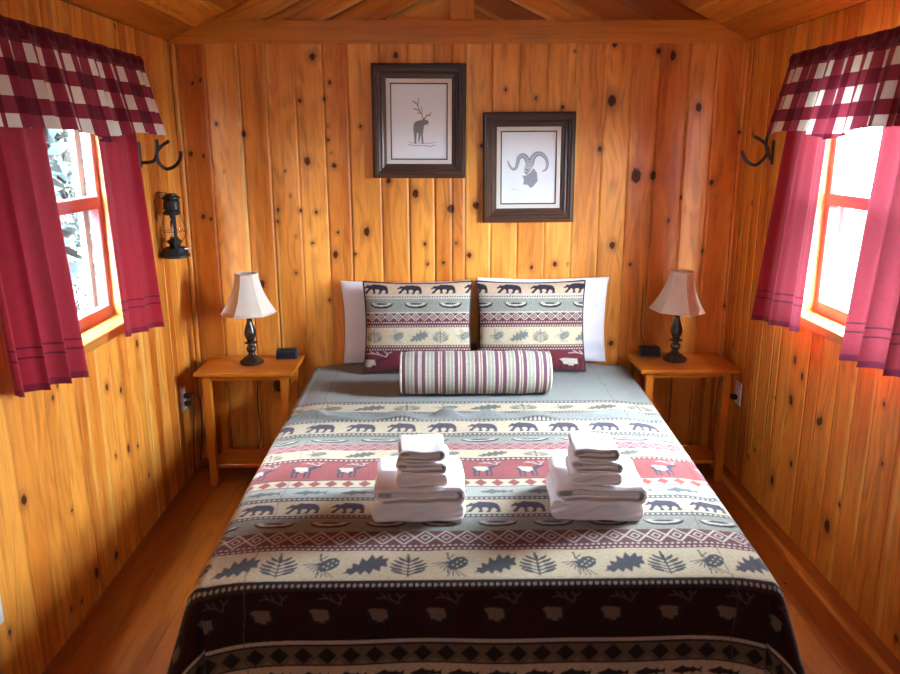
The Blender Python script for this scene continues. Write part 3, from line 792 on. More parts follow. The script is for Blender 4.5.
# ------------------------------------------------------------------ pillows
def cushion(name, w, h, th, mat, parent, nx=150, ny=130, colf=None, seed=0, pinch=.055, power=.55, wrinkle=.002):
    """a pillow standing in its local x-z plane, thickness along y; front at -y"""
    u = np.linspace(-1, 1, nx); v = np.linspace(-1, 1, ny)
    uu, vv = np.meshgrid(u, v)
    edge = np.clip(1 - uu ** 2, 0, 1) ** power * np.clip(1 - vv ** 2, 0, 1) ** power
    x = uu * w / 2 * (1 - pinch * (1 - uu ** 2) * 0 - pinch * (1 - np.abs(vv) ** 2) * np.abs(uu) ** 3)
    z = vv * h / 2 * (1 - pinch * (1 - np.abs(uu) ** 2) * np.abs(vv) ** 3)
    r = np.random.default_rng(seed); p = r.random(6) * 6
    wv = wrinkle * (np.sin(uu * 5 + vv * 7 + p[0]) * np.sin(vv * 6 - uu * 3 + p[1]) + .6 * np.sin(uu * 13 + p[2] + 3 * vv) * np.abs(vv))
    t = th / 2 * edge + wv * np.clip(edge * 3, 0, 1)
    F1 = grid_faces(ny, nx); 
    V = np.concatenate([np.stack([x, -t, z], -1).reshape(-1, 3), np.stack([x, t, z], -1).reshape(-1, 3)])
    F = np.concatenate([F1, F1[:, ::-1] + nx * ny])
    attrs = None
    if colf is not None:
        c = colf(x, (vv + 1) / 2 * h).reshape(-1, 3)
        attrs = {'col': ('FLOAT_COLOR', np.concatenate([c, c]))}
    o = np_mesh(name, V, F, mat, parent, True, attrs)
    bm = bmesh.new(); bm.from_mesh(o.data)
    bmesh.ops.remove_doubles(bm, verts=[q for q in bm.verts if abs(q.co.y) < 1e-5], dist=1e-5)
    bm.to_mesh(o.data); bm.free()
    per = [(x[0, i], z[0, i]) for i in range(0, nx, 3)] + [(x[j, -1], z[j, -1]) for j in range(0, ny, 3)] + [(x[-1, i], z[-1, i]) for i in range(nx - 1, -1, -3)] + [(x[j, 0], z[j, 0]) for j in range(ny - 1, -1, -3)]
    return o, per

SW, SH = .528, .440
h = SH
SHAM = [(0, .235 * h, 'motif', {'bg': (.17, .026, .036), 'sp': .25, 'ph': .07, 'items': [[(B_EB, PALE, .26, -.15, 1.0), (B_ED, (.10, .02, .03), .26, -.15, 1.0), (B_EA, PALE, .26, -.15, 1.0)]]}),
        dotband(.235 * h, .300 * h, PLUM, PALE, .013, 2),
        leafband(.300 * h, .490 * h, .106, .085, .02, (.20, .21, .19)), dotband(.490 * h, .565 * h, PLUM, PALE, .012, 2),
        (.565 * h, .650 * h, 'diamond', {'bg': PLUM, 'fg': PALE, 'p': .042}), (.650 * h, .662 * h, 'plain', {'bg': PALE}),
        canoeband(.662 * h, .806 * h, .165, .115, .06), dotband(.806 * h, .856 * h, PALE, DARK, .012), (.856 * h, h, 'motif', {'bg': (.60, .43, .28), 'sp': .162, 'ph': .09, 'items': [[(B_BEAR, BEARC, .122, .02, .98)]]})]
def sham(cx, label, shift):
    top, bot = Vector((cx, 3.705, .975)), Vector((cx, 3.605, .540))
    c = (top + bot) / 2; tilt = math.atan2(top.y - bot.y, top.z - bot.z)
    r = empty('pillow_sham', c, (-tilt, 0, 0))
    tag(r, label, 'pillow')
    o, per = cushion('cover', SW, SH, .115, M['woven'], r, 170, 150, lambda x, b: pattern(SHAM, x + shift, b), seed=int(cx * 100) + 50)
    MB().tube([(p[0], 0, p[1]) for p in per], .0045, 6, closed=True).build('piping', M['piping'], r, True)
    return r
sham(-.212, 'left wildlife-patterned pillow sham with bears along its top', 0.03)
sham(.338, 'right wildlife-patterned pillow sham with bears along its top', 0.10)
for cx, ww, zt_, lab, sd in ((-.275, .650, .960, 'white pillow propped behind the left wildlife sham', 3), (.410, .665, .974, 'white pillow propped behind the right wildlife sham', 8)):
    hh_ = zt_ - .5315
    r = empty('pillow', (cx, 3.803, .5315 + hh_ / 2), (-.02, 0, 0)); tag(r, lab, 'pillow')
    o, per = cushion('pillowcase', ww, hh_, .085, M['pillow'], r, 90, 70, None, sd, .05, .5, .006)

# bolster
bz, by, br, bx0, bx1 = .628, 3.31, .096, -.277, .378
bo = empty('bolster', ((bx0 + bx1) / 2, by, bz)); tag(bo, 'striped plum, sage and cream bolster pillow lying in front of the shams', 'bolster')
def stripes(x):
    p = .0885; f = ((x + .006) / p) % 1.0
    c = np.zeros(x.shape + (3,), np.float32); c[:] = (.62, .55, .45)
    for a, b_, k in ((.02, .20, (.19, .085, .115)), (.29, .33, (.36, .06, .07)), (.40, .58, (.19, .085, .115)), (.66, .78, (.37, .37, .28)), (.84, .95, (.37, .37, .28))):
        c[(f > a) & (f < b_)] = k
    return c
n, k = 64, 330
xs = np.linspace(-(bx1 - bx0) / 2, (bx1 - bx0) / 2, k)
rad = br * (1 - .06 * np.abs(xs / xs[-1]) ** 8) + .0012 * np.sin(xs * 40)
an = np.linspace(0, 2 * PI, n + 1)[:-1]
V = np.stack([np.repeat(xs, n), (rad[:, None] * np.cos(an)).ravel(), (rad[:, None] * np.sin(an)).ravel()], -1)
F = []
ii, jj = np.meshgrid(np.arange(k - 1), np.arange(n), indexing='ij')
F = np.stack([ii * n + jj, ii * n + (jj + 1) % n, (ii + 1) * n + (jj + 1) % n, (ii + 1) * n + jj], -1).reshape(-1, 4)
np_mesh('cover', V, F, M['woven'], bo, True, {'col': ('FLOAT_COLOR', stripes(V[:, 0]))})
M['cap'] = cloth('bolster_end', (.58, .52, .44))
for s in (-1, 1):
    x = s * (bx1 - bx0) / 2; r0 = rad[-1] - .001
    pr = [(r0, -.001), (r0 * .9, .007), (r0 * .5, .010), (.014, .004)]
    m = MB(); m.lathe(pr, 32)
    bmesh.ops.transform(m.bm, matrix=Matrix.Translation((x, 0, 0)) @ Matrix.Rotation(s * PI / 2, 4, 'Y'), verts=m.bm.verts)
    m.build('end_cap', M['cap'], bo, True)
    MB().tube([(x, (r0 + .001) * math.cos(q), (r0 + .001) * math.sin(q)) for q in np.linspace(0, 2 * PI, 49)[:-1]], .0035, 6, closed=True).build('piping', M['cap'], bo, True)

# ------------------------------------------------------------------ towels
def ribbon(center, th):
    """closed outline around a 2D centre line"""
    P = np.array(center); T = np.gradient(P, axis=0); T /= np.linalg.norm(T, axis=1)[:, None] + 1e-9
    N = np.stack([-T[:, 1], T[:, 0]], -1)
    return np.concatenate([P + N * th / 2, (P - N * th / 2)[::-1]])

def resample(P, step):
    P = np.array(P, float); d = np.r_[0, np.cumsum(np.linalg.norm(np.diff(P, axis=0), axis=1))]
    q = np.linspace(0, d[-1], max(8, int(d[-1] / step)))
    return np.stack([np.interp(q, d, P[:, 0]), np.interp(q, d, P[:, 1])], -1)

def spiral_line(w, h, th, turns=1):
    """cross-section (x,z) of a towel folded in thirds: outer wrap round an inner flap"""
    g = th * 1.06
    pts = []
    hw = w / 2
    def arc(cx, cz, r, a0, a1, n=12): return [(cx + r * math.cos(a), cz + r * math.sin(a)) for a in np.linspace(a0, a1, n)]
    z0, z1 = th / 2, h - th / 2
    r = (z1 - z0) / 2
    pts += [(-hw + r * 1.4, z0)] + [(hw - r, z0)]
    pts += arc(hw - r, z0 + r, r, -PI / 2, PI / 2)
    pts += [(-hw + r, z1)]
    r2 = r - g * .55
    pts += arc(-hw + r, z1 - r2, r2, PI / 2, 3 * PI / 2 - .15)
    zi = z1 - 2 * r2
    pts += [(0, zi + .001), (hw - r * 1.5, zi + .002)]
    r3 = max((z1 - g - zi) / 2 - .001, .002)
    pts += arc(hw - r * 1.3, zi + r3, r3, -PI / 2, PI / 2, 8)
    pts += [(-hw + r * 2.6, zi + 2 * r3 - .001)]
    return resample(pts, .004)

def towel(name, w, dep, h, kind, z0, c, rot, label, group, seed):
    r = np.random.default_rng(seed)
    if kind == 'spiral':
        th = h / 4.3
        out = ribbon(spiral_line(w, h, th), th * .66)
    else:                                   # rounded fold: one thick lens with a crease in its face
        hw, q = w / 2, h / 2
        o = []
        for a in np.linspace(-PI / 2, PI / 2, 14): o.append((hw - q * .8 + q * .8 * math.cos(a), q + q * math.sin(a)))
        for a in np.linspace(PI / 2, 3 * PI / 2, 14): o.append((-hw + q * .8 + q * .8 * math.cos(a), q + q * math.sin(a)))
        o.append(o[0])
        out = resample(o, .006)[:-1]
    n = len(out); ns = 40
    ip = np.r_[np.linspace(0, 1, n // 2), np.linspace(1, 0, n - n // 2)]
    inner = np.clip((ip - .50) / .12, 0, 1) if kind == 'spiral' else 0 * ip
    ys = np.linspace(-dep / 2, dep / 2, ns)
    cen = np.array([0, h / 2])
    p = r.random(8) * 6
    V = []
    for j, y in enumerate(ys):
        ew = .016 if kind == 'spiral' else .028
        e = max(0, (abs(y) - (dep / 2 - ew)) / ew)
        sc = 1 - .10 * e ** 2 if kind == 'spiral' else 1 - .45 * (1 - math.sqrt(max(0, 1 - e ** 2)))
        q = (out - cen) * np.array([1 - .03 * e ** 2, sc]) + cen
        wob = .0014 * np.sin(q[:, 0] * 30 + p[0] + y * 11) + .0014 * np.sin(q[:, 0] * 71 + p[1] - y * 17)
        up = np.clip(q[:, 1] / h, 0, 1)
        z = q[:, 1] + wob * up - (.0 if kind == 'spiral' else .004) * np.exp(-((q[:, 0] - .01) / .012) ** 2) * up
        yy = y + .003 * np.sin(q[:, 0] * 55 + p[2]) + .002 * np.sin(q[:, 1] * 400 + p[3])
        yy = yy * (1 - .03 * inner)
        if y < 0: yy = yy + (.35 if kind == 'spiral' else .70) * q[:, 1] * (abs(y) / (dep / 2)) ** 6
        V.append(np.stack([q[:, 0] + .002 * math.sin(y * 30 + p[4]), yy + 0 * z, np.maximum(z, .0004)], -1))
    V = np.concatenate(V)
    ii, jj = np.meshgrid(np.arange(ns - 1), np.arange(n), indexing='ij')
    F = np.stack([ii * n + jj, ii * n + (jj + 1) % n, (ii + 1) * n + (jj + 1) % n, (ii + 1) * n + jj], -1).reshape(-1, 4)
    o = np_mesh(name, V, F, M['towel'], None, True)
    bm = bmesh.new(); bm.from_mesh(o.data); bm.verts.ensure_lookup_table()
    for base in (0, (ns - 1) * n):          # end faces: strips across the folded cloth
        for i in range(n // 2 - 1 if n % 2 == 0 else n // 2):
            ids = [i, i + 1, n - 2 - i, n - 1 - i]
            ids = [v for q_, v in enumerate(ids) if v not in ids[:q_]]
            if len(ids) > 2: bm.faces.new([bm.verts[base + v] for v in ids])
    bmesh.ops.recalc_face_normals(bm, faces=bm.faces)
    bm.to_mesh(o.data); bm.free()
    o.location = (c[0], c[1], z0); o.rotation_euler = (0, 0, rot)
    return tag(o, label, 'towel', group)
tz = BZ + .0005
for side, cx, top_x, rot, toprot, sd in (('left', -.172, -.160, 0.0, 0.0, 1), ('right', .368, .352, -.07, -.08, 2)):
    g = 'folded white towels on the %s of the bed' % side
    z = tz
    towel('bath_towel', .278, .262, .054, 'smooth', z, (cx, 2.205), rot, 'lower folded white bath towel, bottom of the %s stack on the bed' % side, g, 10 * sd); z += .0585
    towel('bath_towel', .270, .266, .054, 'spiral', z, (cx, 2.200), rot + .02, 'upper folded white bath towel, under the small towels of the %s stack' % side, g, 10 * sd + 1); z += .0585
    towel('hand_towel', .154, .160, .036, 'smooth', z, (top_x, 2.150), toprot, 'white hand towel, lowest of the three small towels on the %s stack' % side, g, 10 * sd + 2); z += .0400
    towel('hand_towel', .150, .157, .034, 'spiral', z, (top_x, 2.150), toprot - .02, 'folded white hand towel in the middle of the small towels, %s stack' % side, g, 10 * sd + 3); z += .0360
    towel('washcloth', .136, .152, .034, 'spiral', z, (top_x - .004, 2.152), toprot + .02, 'folded white washcloth topmost on the %s towel stack' % side, g, 10 * sd + 4)

# ------------------------------------------------------------------ nightstands
def nightstand(x0, x1, label):
    y0, y1, zt_ = 3.485, 3.800, .580
    cx, cy = (x0 + x1) / 2, (y0 + y1) / 2
    r = empty('nightstand', (cx, cy, 0)); tag(r, label, 'nightstand')
    hw, hd = (x1 - x0) / 2, (y1 - y0) / 2
    MB().box((-hw, -hd, zt_ - .020), (hw, hd, zt_), .003).build('table_top', M['stand'], r)
    iw, idp = hw - .032, hd - .020
    for sx in (-1, 1):
        for sy in (-1, 1):
            a, b = sx * iw, sx * (iw - .036); c, d = sy * idp, sy * (idp - .036)
            m = MB()
            m.box((min(a, b), min(c, d), 0), (max(a, b), max(c, d), zt_ - .0205), .002); m.build('leg', M['stand_v'], r)
    m = MB()
    m.box((-iw + .037, -idp + .008, zt_ - .046), (iw - .037, -idp + .026, zt_ - .0205), .001)
    m.box((-iw + .037, idp - .026, zt_ - .060), (iw - .037, idp - .008, zt_ - .0205), .001)
    for sx in (-1, 1):
        a, b = sorted((sx * (iw - .008), sx * (iw - .026)))
        m.box((a, -idp + .037, zt_ - .060), (b, idp - .037, zt_ - .0205), .001)
    m.build('apron', M['stand'], r)
    MB().box((-iw + .004, -idp + .037, .078), (iw - .004, idp - .037, .096), .002).build('shelf', M['stand'], r)
    return r
nightstand(-1.262, -.795, 'small wooden nightstand left of the bed, below the lantern wall')
nightstand(.842, 1.312, 'small wooden nightstand right of the bed')

# ------------------------------------------------------------------ lamps
def lamp(x, y, label, tilt, phase):
    r = empty('table_lamp', (x, y, .5803)); tag(r, label, 'lamp')
    MB().lathe([(.0, 0), (.056, 0), (.058, .004), (.058, .012), (.050, .018), (.044, .022)], 32).build('base', M['bronze'], r, True)
    pr = [(.044, .022), (.036, .030), (.022, .038), (.015, .048), (.014, .056), (.020, .060), (.024, .070), (.024, .076), (.019, .086), (.013, .092), (.013, .098), (.030, .101), (.032, .104), (.030, .107), (.016, .110), (.020, .120), (.027, .136), (.029, .150), (.027, .164), (.021, .184), (.014, .206), (.012, .220), (.016, .226), (.026, .232), (.030, .238), (.022, .242), (.012, .246), (.012, .275)]
    MB().lathe(pr, 28).build('stem', M['bronze'], r, True, 60)
    # bell shade of six panels with trimmed edges
    z0, z1 = .252, .442
    prof = []
    for i in range(13):
        t = i / 12
        prof.append((.130 + (.054 - .130) * (1 - (1 - t) ** 1.75), z0 + (z1 - z0) * t))
    sh = MB()
    n = 6; rings = []
    for rr, z in prof:
        ring = []
        for k in range(n):
            for q in (0, .33, .66):
                a0, a1 = 2 * PI * k / n + phase, 2 * PI * (k + 1) / n + phase
                p = Vector((math.cos(a0), math.sin(a0))) * (1 - q) + Vector((math.cos(a1), math.sin(a1))) * q
                p = p.lerp(p.normalized(), .45) * rr
                ring.append(sh.bm.verts.new((p.x, p.y, z)))
        rings.append(ring)
    nn = len(rings[0])
    for A_, B_ in zip(rings[:-1], rings[1:]):
        for k in range(nn): sh.bm.faces.new([A_[k], A_[(k + 1) % nn], B_[(k + 1) % nn], B_[k]])
    shade = sh.build('shade', M['shade'], r, True, 25)
    md = shade.modifiers.new('thickness', 'SOLIDIFY'); md.thickness = .0025; md.offset = -1
    tr = MB()
    for ring_i in (0, 12):
        pts = []
        rr, z = prof[ring_i]
        for k in range(n):
            for q in (0, .33, .66):
                a0, a1 = 2 * PI * k / n + phase, 2 * PI * (k + 1) / n + phase
                p = Vector((math.cos(a0), math.sin(a0))) * (1 - q) + Vector((math.cos(a1), math.sin(a1))) * q
                p = p.lerp(p.normalized(), .45) * rr
                pts.append((p.x, p.y, z))
        tr.tube(pts, .0028, 6, closed=True)
    for k in range(n):
        a0 = 2 * PI * k / n + phase
        tr.tube([(math.cos(a0) * rr * 1.0, math.sin(a0) * rr, z) for rr, z in prof], .0016, 5)
    t_ = tr.build('shade_trim', M['shade'], shade, True)
    # harp: spider wires inside the top
    MB().tube([(-.05, 0, z1 - .01), (.05, 0, z1 - .01)], .002, 6).tube([(0, -.05, z1 - .01), (0, .05, z1 - .01)], .002, 6).tube([(0, 0, .27), (0, 0, z1 - .008)], .004, 6).build('harp', M['bronze'], r)
    shade.rotation_euler = (0, tilt, 0)
    shade.location = (-.34 * math.sin(tilt), 0, .34 * (1 - math.cos(tilt)))
    return r
ll = lamp(-1.026, 3.655, 'table lamp with cream bell shade on the left nightstand', 0.0, .22)
lr = lamp(1.050, 3.655, 'table lamp with cream bell shade, slightly askew, on the right nightstand', 0.055, -.35)
def cord(pts, r=.0028, name='cord', parent=None, mat='blackplastic'):
    P = [Vector(p) for p in pts]; out = []
    for i in range(len(P) - 1):
        p0, p1, p2, p3 = P[max(i - 1, 0)], P[i], P[i + 1], P[min(i + 2, len(P) - 1)]
        for q in range(8):
            t = q / 8
            out.append(.5 * ((2 * p1) + (-p0 + p2) * t + (2 * p0 - 5 * p1 + 4 * p2 - p3) * t * t + (-p0 + 3 * p1 - 3 * p2 + p3) * t ** 3))
    out.append(P[-1])
    if parent is not None:
        out = [q - parent.location for q in out]
    return MB().tube(out, r, 6).build(name, M[mat], parent, True)
cord([(-1.026, 3.700, .586), (-1.045, 3.77, .586), (-1.052, 3.822, .575), (-1.050, 3.838, .45), (-1.058, 3.838, .30), (-1.052, 3.838, .14), (-1.10, 3.838, .03), (-1.24, 3.80, .012), (-1.33, 3.70, .012)], parent=ll)
cord([(1.05, 3.700, .586), (1.06, 3.78, .586), (1.09, 3.822, .575), (1.10, 3.838, .45), (1.10, 3.836, .25), (1.09, 3.832, .12), (1.12, 3.826, .06), (1.25, 3.815, .012)], parent=lr)

# clocks
def clock(x, y, rot, label):
    r = empty('alarm_clock', (x, y, .5803), (0, 0, rot)); tag(r, label, 'alarm clock')
    MB().hexa([(-.052, -.028, 0), (.052, -.028, 0), (.052, .030, 0), (-.052, .030, 0), (-.050, -.020, .044), (.050, -.020, .044), (.050, .028, .048), (-.050, .028, .048)], .004).build('case', M['blackplastic'], r)
    MB().hexa([(-.044, -.0282, .008), (.044, -.0282, .008), (.044, -.0262, .008), (-.044, -.0262, .008), (-.044, -.0232, .036), (.044, -.0232, .036), (.044, -.0212, .036), (-.044, -.0212, .036)]).build('display', M['slot'], r)
    MB().box((-.03, -.006, .0455), (.03, .012, .0495), .001).build('snooze_bar', M['blackplastic'], r)
    return r
M['slot'] = plain('dark_glossy', (.010, .010, .016), .12)
ck = clock(-.872, 3.742, .10, 'small black alarm clock on the left nightstand, right of the lamp')
ck2 = clock(.948, 3.742, -.06, 'small black alarm clock on the right nightstand, left of the lamp')
MB().tube(spline([(.01, .028, .03), (-.02, .055, .05), (-.032, .085, .12), (-.030, .098, .27), (-.030, .101, .34)]), .002, 6).build('cord', M['blackplastic'], ck2, True)

# ------------------------------------------------------------------ outlets
def outlet(k, y, z, label, plugs=()):
    r = empty('wall_outlet', (k * W, y, z)); tag(r, label, 'outlet')
    x = lambda d: -k * d
    def bx(m, d0, d1, y0, y1, z0, z1, bev=.001):
        a, b = sorted((x(d0), x(d1))); m.box((a, y0, z0), (b, y1, z1), bev)
    m = MB(); bx(m, .0015, .0075, -.036, .036, -.058, .058, .002); m.build('cover_plate', M['outlet'], r)
    for s in (-1, 1):
        m = MB(); bx(m, .0076, .0095, -.017, .017, s * .020 - .015, s * .020 + .015, .002); f = m.build('socket', M['outlet'], r)
        m = MB()
        for q in (-.006, .006): bx(m, .0096, .0100, q - .001, q + .001, s * .020 - .004, s * .020 + .006, 0)
        m.build('slots', M['slot'], f)
    for zz in plugs:
        m = MB(); bx(m, .0101, .042, -.013, .013, zz - .012, zz + .012, .004); m.build('plug', M['blackplastic'], r)
    return r
o1 = outlet(-1, 3.605, .412, 'white wall outlet with black plugs beside the left nightstand', (.020, -.020))
cord([(-W + .040, 3.606, .432), (-W + .065, 3.63, .425), (-W + .072, 3.66, .36), (-W + .055, 3.69, .22), (-W + .03, 3.70, .05)], .003, 'cord', o1)
cord([(-W + .040, 3.605, .392), (-W + .055, 3.60, .37), (-W + .045, 3.605, .28), (-W + .030, 3.61, .12), (-W + .02, 3.64, .015)], .003, 'cord', o1)
o2 = outlet(1, 3.605, .425, 'white wall outlet with one black plug beside the right nightstand', (-.020,))
cord([(W - .040, 3.605, .405), (W - .055, 3.63, .38), (W - .045, 3.66, .20), (W - .03, 3.69, .03)], .003, 'cord', o2)
outlet(-1, 1.935, .352, 'white wall outlet low on the left wall at the photo edge')

# ------------------------------------------------------------------ pictures
ELKART = ras([[(.30,.22),(.28,.34),(.30,.46),(.40,.50),(.52,.52),(.60,.54),(.74,.50),(.72,.44),(.60,.42),(.58,.34),(.56,.24),(.58,.06),(.53,.06),(.50,.26),(.46,.10),(.42,.10),(.43,.28),(.38,.26),(.36,.06),(.31,.06)]], (), 160, 200)
ELKANT = ras((), [([(.58,.52),(.54,.62),(.46,.70),(.40,.82),(.28,.88)], .012), ([(.46,.70),(.30,.74)], .010), ([(.42,.80),(.44,.94)], .010), ([(.52,.64),(.40,.66)], .008), ([(.60,.54),(.70,.62),(.76,.60),(.80,.66)], .012), ([(.54,.62),(.52,.78)], .008), ([(.14,.05),(.30,.02),(.55,.03),(.80,.01),(.92,.04)], .006), ([(.10,.10),(.26,.075),(.80,.07),(.95,.10)], .004)], 160, 200)
def horn(pts, w0, w1, k=0.0):
    P = [tuple(p[:2]) for p in spline([(x, y, 0) for x, y in pts], 10)]
    n_ = len(P)
    return [([P[i_], P[i_ + 1]], (w0 + (w1 - w0) * i_ / n_) * (1 - k)) for i_ in range(n_ - 1)]
def ridges(pts, w0, w1):
    P = [tuple(p[:2]) for p in spline([(x, y, 0) for x, y in pts], 10)]
    n_ = len(P); out = []
    for i_ in range(3, n_ - 4, 4):
        dx, dy = P[i_ + 1][0] - P[i_ - 1][0], P[i_ + 1][1] - P[i_ - 1][1]; L = math.hypot(dx, dy) + 1e-6
        w = (w0 + (w1 - w0) * i_ / n_) * .9
        out.append(([(P[i_][0] - dy / L * w, P[i_][1] + dx / L * w), (P[i_][0] + dy / L * w, P[i_][1] - dx / L * w)], .006))
    return out
HL = [(.50,.56),(.45,.68),(.36,.74),(.27,.68),(.24,.56),(.20,.46),(.12,.45),(.05,.54),(.02,.62)]
HR = [(.56,.56),(.60,.69),(.69,.77),(.81,.76),(.91,.66),(.94,.53),(.91,.43),(.84,.40)]
RAMH = ras((), horn(HL, .062, .012) + horn(HR, .066, .014), 160, 200)
RAMC = ras((), horn(HL, .062, .012, .30) + horn(HR, .066, .014, .30), 160, 200)
RAMR = ras((), ridges(HL, .062, .012) + ridges(HR, .066, .014), 160, 200)
RAMF = ras([[(.44,.58),(.40,.46),(.40,.36),(.46,.32),(.54,.38),(.62,.52),(.58,.60)]], (), 160, 200)
RAMN = ras([[(.36,.30),(.44,.30),(.54,.36),(.62,.46),(.70,.36),(.72,.18),(.62,.06),(.56,.02),(.48,.10),(.38,.10),(.40,.20)]], (), 160, 200)
RAMS = ras((), [([(.44,.44),(.50,.40)], .012), ([(.42,.36),(.48,.35)], .010)], 160, 200)
SIG = ras((), [([(.0,.4),(.1,.7),(.2,.3),(.32,.6),(.5,.35),(.62,.6),(.8,.4),(1.,.5)], .05)], 60, 20)

def picture(x0, x1, z0, z1, ang, art, label):
    cx, cz = (x0 + x1) / 2, (z0 + z1) / 2
    r = empty('framed_picture', (cx, D - .003, cz), (0, ang, 0)); tag(r, label, 'picture')
    w, h_ = (x1 - x0) / 2, (z1 - z0) / 2
    prof = [(0, 0), (0, .022), (.006, .030), (.018, .031), (.024, .024), (.030, .024), (.038, .018), (.046, .019), (.054, .014), (.062, .013), (.067, .008), (.067, 0)]
    def rail(horizontal, s):
        m = MB()
        if 1:
            rings = []
            for e in (-1, 1):
                ring = []
                for (d, yy) in prof:
                    if horizontal: p = (e * (w - d), -yy, s * (h_ - d))
                    else: p = (s * (w - d), -yy, e * (h_ - d))
                    ring.append(m.bm.verts.new(p))
                rings.append(ring)
            n = len(prof)
            for k in range(n):
                m.bm.faces.new([rings[0][k], rings[0][(k + 1) % n], rings[1][(k + 1) % n], rings[1][k]])
        return m
    for s_ in (-1, 1):
        rail(True, s_).build('frame_rail', M['picframe'], r); rail(False, s_).build('frame_stile', M['picframe_v'], r)
    def ringbox(name, d0, d1, y0, y1, mat):
        m = MB()
        for s in (-1, 1):
            a, b = sorted((s * (h_ - d0), s * (h_ - d1))); m.box((-w + d0, -y1, a), (w - d0, -y0, b))
            a, b = sorted((s * (w - d0), s * (w - d1))); m.box((a, -y1, -h_ + d1), (b, -y0, h_ - d1))
        return m.build(name, mat, r)
    ringbox('liner', .0672, .086, .001, .0085, M['liner']); ringbox('fillet', .0862, .092, .001, .0075, M['fillet'])
    pw, ph = w - .092, h_ - .092
    nx, nz = 150, 200
    uu, vv = np.meshgrid(np.linspace(0, 1, nx), np.linspace(0, 1, nz))
    col = np.zeros(uu.shape + (3,), np.float32); col[:] = (.80, .82, .81)
    def put(b, c, f, box):
        q = samp(b, (uu - box[0]) / (box[2] - box[0]), (vv - box[1]) / (box[3] - box[1])) * f
        col[:] = col * (1 - q[..., None]) + np.array(c, np.float32) * q[..., None]
    if art == 'elk':
        bx_ = (.22, .16, .84, .86)
        put(ELKART, (.16, .18, .15), .9, bx_); put(ELKANT, (.12, .11, .10), .85, bx_)
    else:
        bx_ = (.10, .20, .90, .84)
        put(RAMN, (.20, .20, .24), .85, bx_); put(RAMH, (.14, .14, .17), .95, bx_); put(RAMC, (.50, .51, .54), .8, bx_); put(RAMR, (.20, .20, .24), .7, bx_); put(RAMF, (.42, .42, .45), .9, bx_); put(RAMS, (.08, .08, .10), .9, bx_)
        put(SIG, (.45, .46, .48), .8, (.18, .18, .36, .22))
    n_ = nx * nz
    V = np.stack([(uu * 2 - 1) * pw, 0 * uu - .004, (vv * 2 - 1) * ph], -1).reshape(-1, 3)
    o = np_mesh('print', V, grid_faces(nz, nx), M['print'], r, False, {'col': ('FLOAT_COLOR', col.reshape(-1, 3))})
    md = o.modifiers.new('thickness', 'SOLIDIFY'); md.thickness = .002; md.offset = -1
    return r
picture(-.423, .024, 1.458, 1.986, .006, 'elk', 'framed elk drawing, the higher of two dark-framed pictures')
picture(.108, .553, 1.243, 1.765, -.006, 'ram', 'framed bighorn ram drawing, the lower of two dark-framed pictures')

# ------------------------------------------------------------------ horseshoe hooks
def hook(k, yc, bigc, prong, wallx, label):
    r = empty('coat_hook', (k * W, yc, 1.57)); tag(r, label, 'coat hook')
    def loc(p, y=0): return Vector((p[0] - k * W, y, p[1] - 1.57))
    MB().tube(spline([loc(p) for p in bigc]), .0075, 8).build('horseshoe_hook', M['black'], r, True)
    MB().tube(spline([loc(p) for p in prong]), [.0075] * (8 * (len(prong) - 1)) + [.005], 8).build('upper_prong', M['black'], r, True)
    a, b = sorted((-k * .0015, -k * .008))
    MB().box((a, -.012, -.045), (b, .012, .060), .002).build('mounting_plate', M['black'], r)
    return r
hook(-1, 3.35, [(-1.234,1.633),(-1.268,1.612),(-1.288,1.585),(-1.284,1.544),(-1.254,1.519),(-1.215,1.533),(-1.193,1.560),(-1.187,1.592)], [(-1.356,1.545),(-1.310,1.550),(-1.291,1.575),(-1.284,1.610),(-1.285,1.640)], -W, 'black horseshoe coat hook on the left wall above the lantern')
hook(1, 3.47, [(1.272,1.647),(1.316,1.622),(1.338,1.590),(1.331,1.560),(1.295,1.524),(1.262,1.531),(1.237,1.555),(1.224,1.584)], [(1.356,1.545),(1.338,1.580),(1.328,1.620),(1.337,1.681)], W, 'black horseshoe coat hook on the right wall beside the curtain')

# ------------------------------------------------------------------ lantern
ln = empty('lantern', (-1.298, 3.50, 1.124)); tag(ln, 'black hurricane lantern hanging on the left wall under the coat hook', 'lantern')
MB().lathe([(.0, 0), (.060, 0), (.064, .004), (.064, .012), (.056, .020), (.053, .036), (.050, .044), (.030, .050), (.022, .052)], 28).build('fuel_tank', M['black'], ln, True)
MB().lathe([(.022, .052), (.026, .062), (.034, .068), (.034, .074), (.024, .080), (.016, .092)], 24).build('burner', M['black'], ln, True)
MB().lathe([(.030, .075), (.042, .090), (.050, .112), (.049, .135), (.040, .165), (.032, .192)], 24, cap=False).build('glass_globe', M['glass'], ln, True)
M['flame'] = plain('bulb_white', (.8, .76, .7), .3)
MB().lathe([(.0, .090), (.008, .092), (.013, .108), (.011, .128), (.005, .146), (.0, .156)], 16).build('bulb', M['flame'], ln, True)
MB().lathe([(.034, .190), (.038, .196), (.038, .204), (.030, .208), (.036, .216), (.036, .250), (.030, .254), (.040, .262), (.040, .268), (.026, .276), (.026, .282), (.0, .286)], 24).build('chimney', M['black'], ln, True)
for s in (-1, 1):
    a = 2.2 if s < 0 else 2.2 + PI
    ux, uy = math.cos(-1.15 + (0 if s > 0 else PI)), math.sin(-1.15 + (0 if s > 0 else PI))
    pts = [(ux * .052, uy * .052, .030), (ux * .060, uy * .060, .06), (ux * .062, uy * .062, .14), (ux * .060, uy * .060, .235), (ux * .050, uy * .050, .262), (ux * .030, uy * .030, .272)]
    MB().tube(spline(pts), .0075, 8).build('side_tube', M['black'], ln, True)
m = MB()
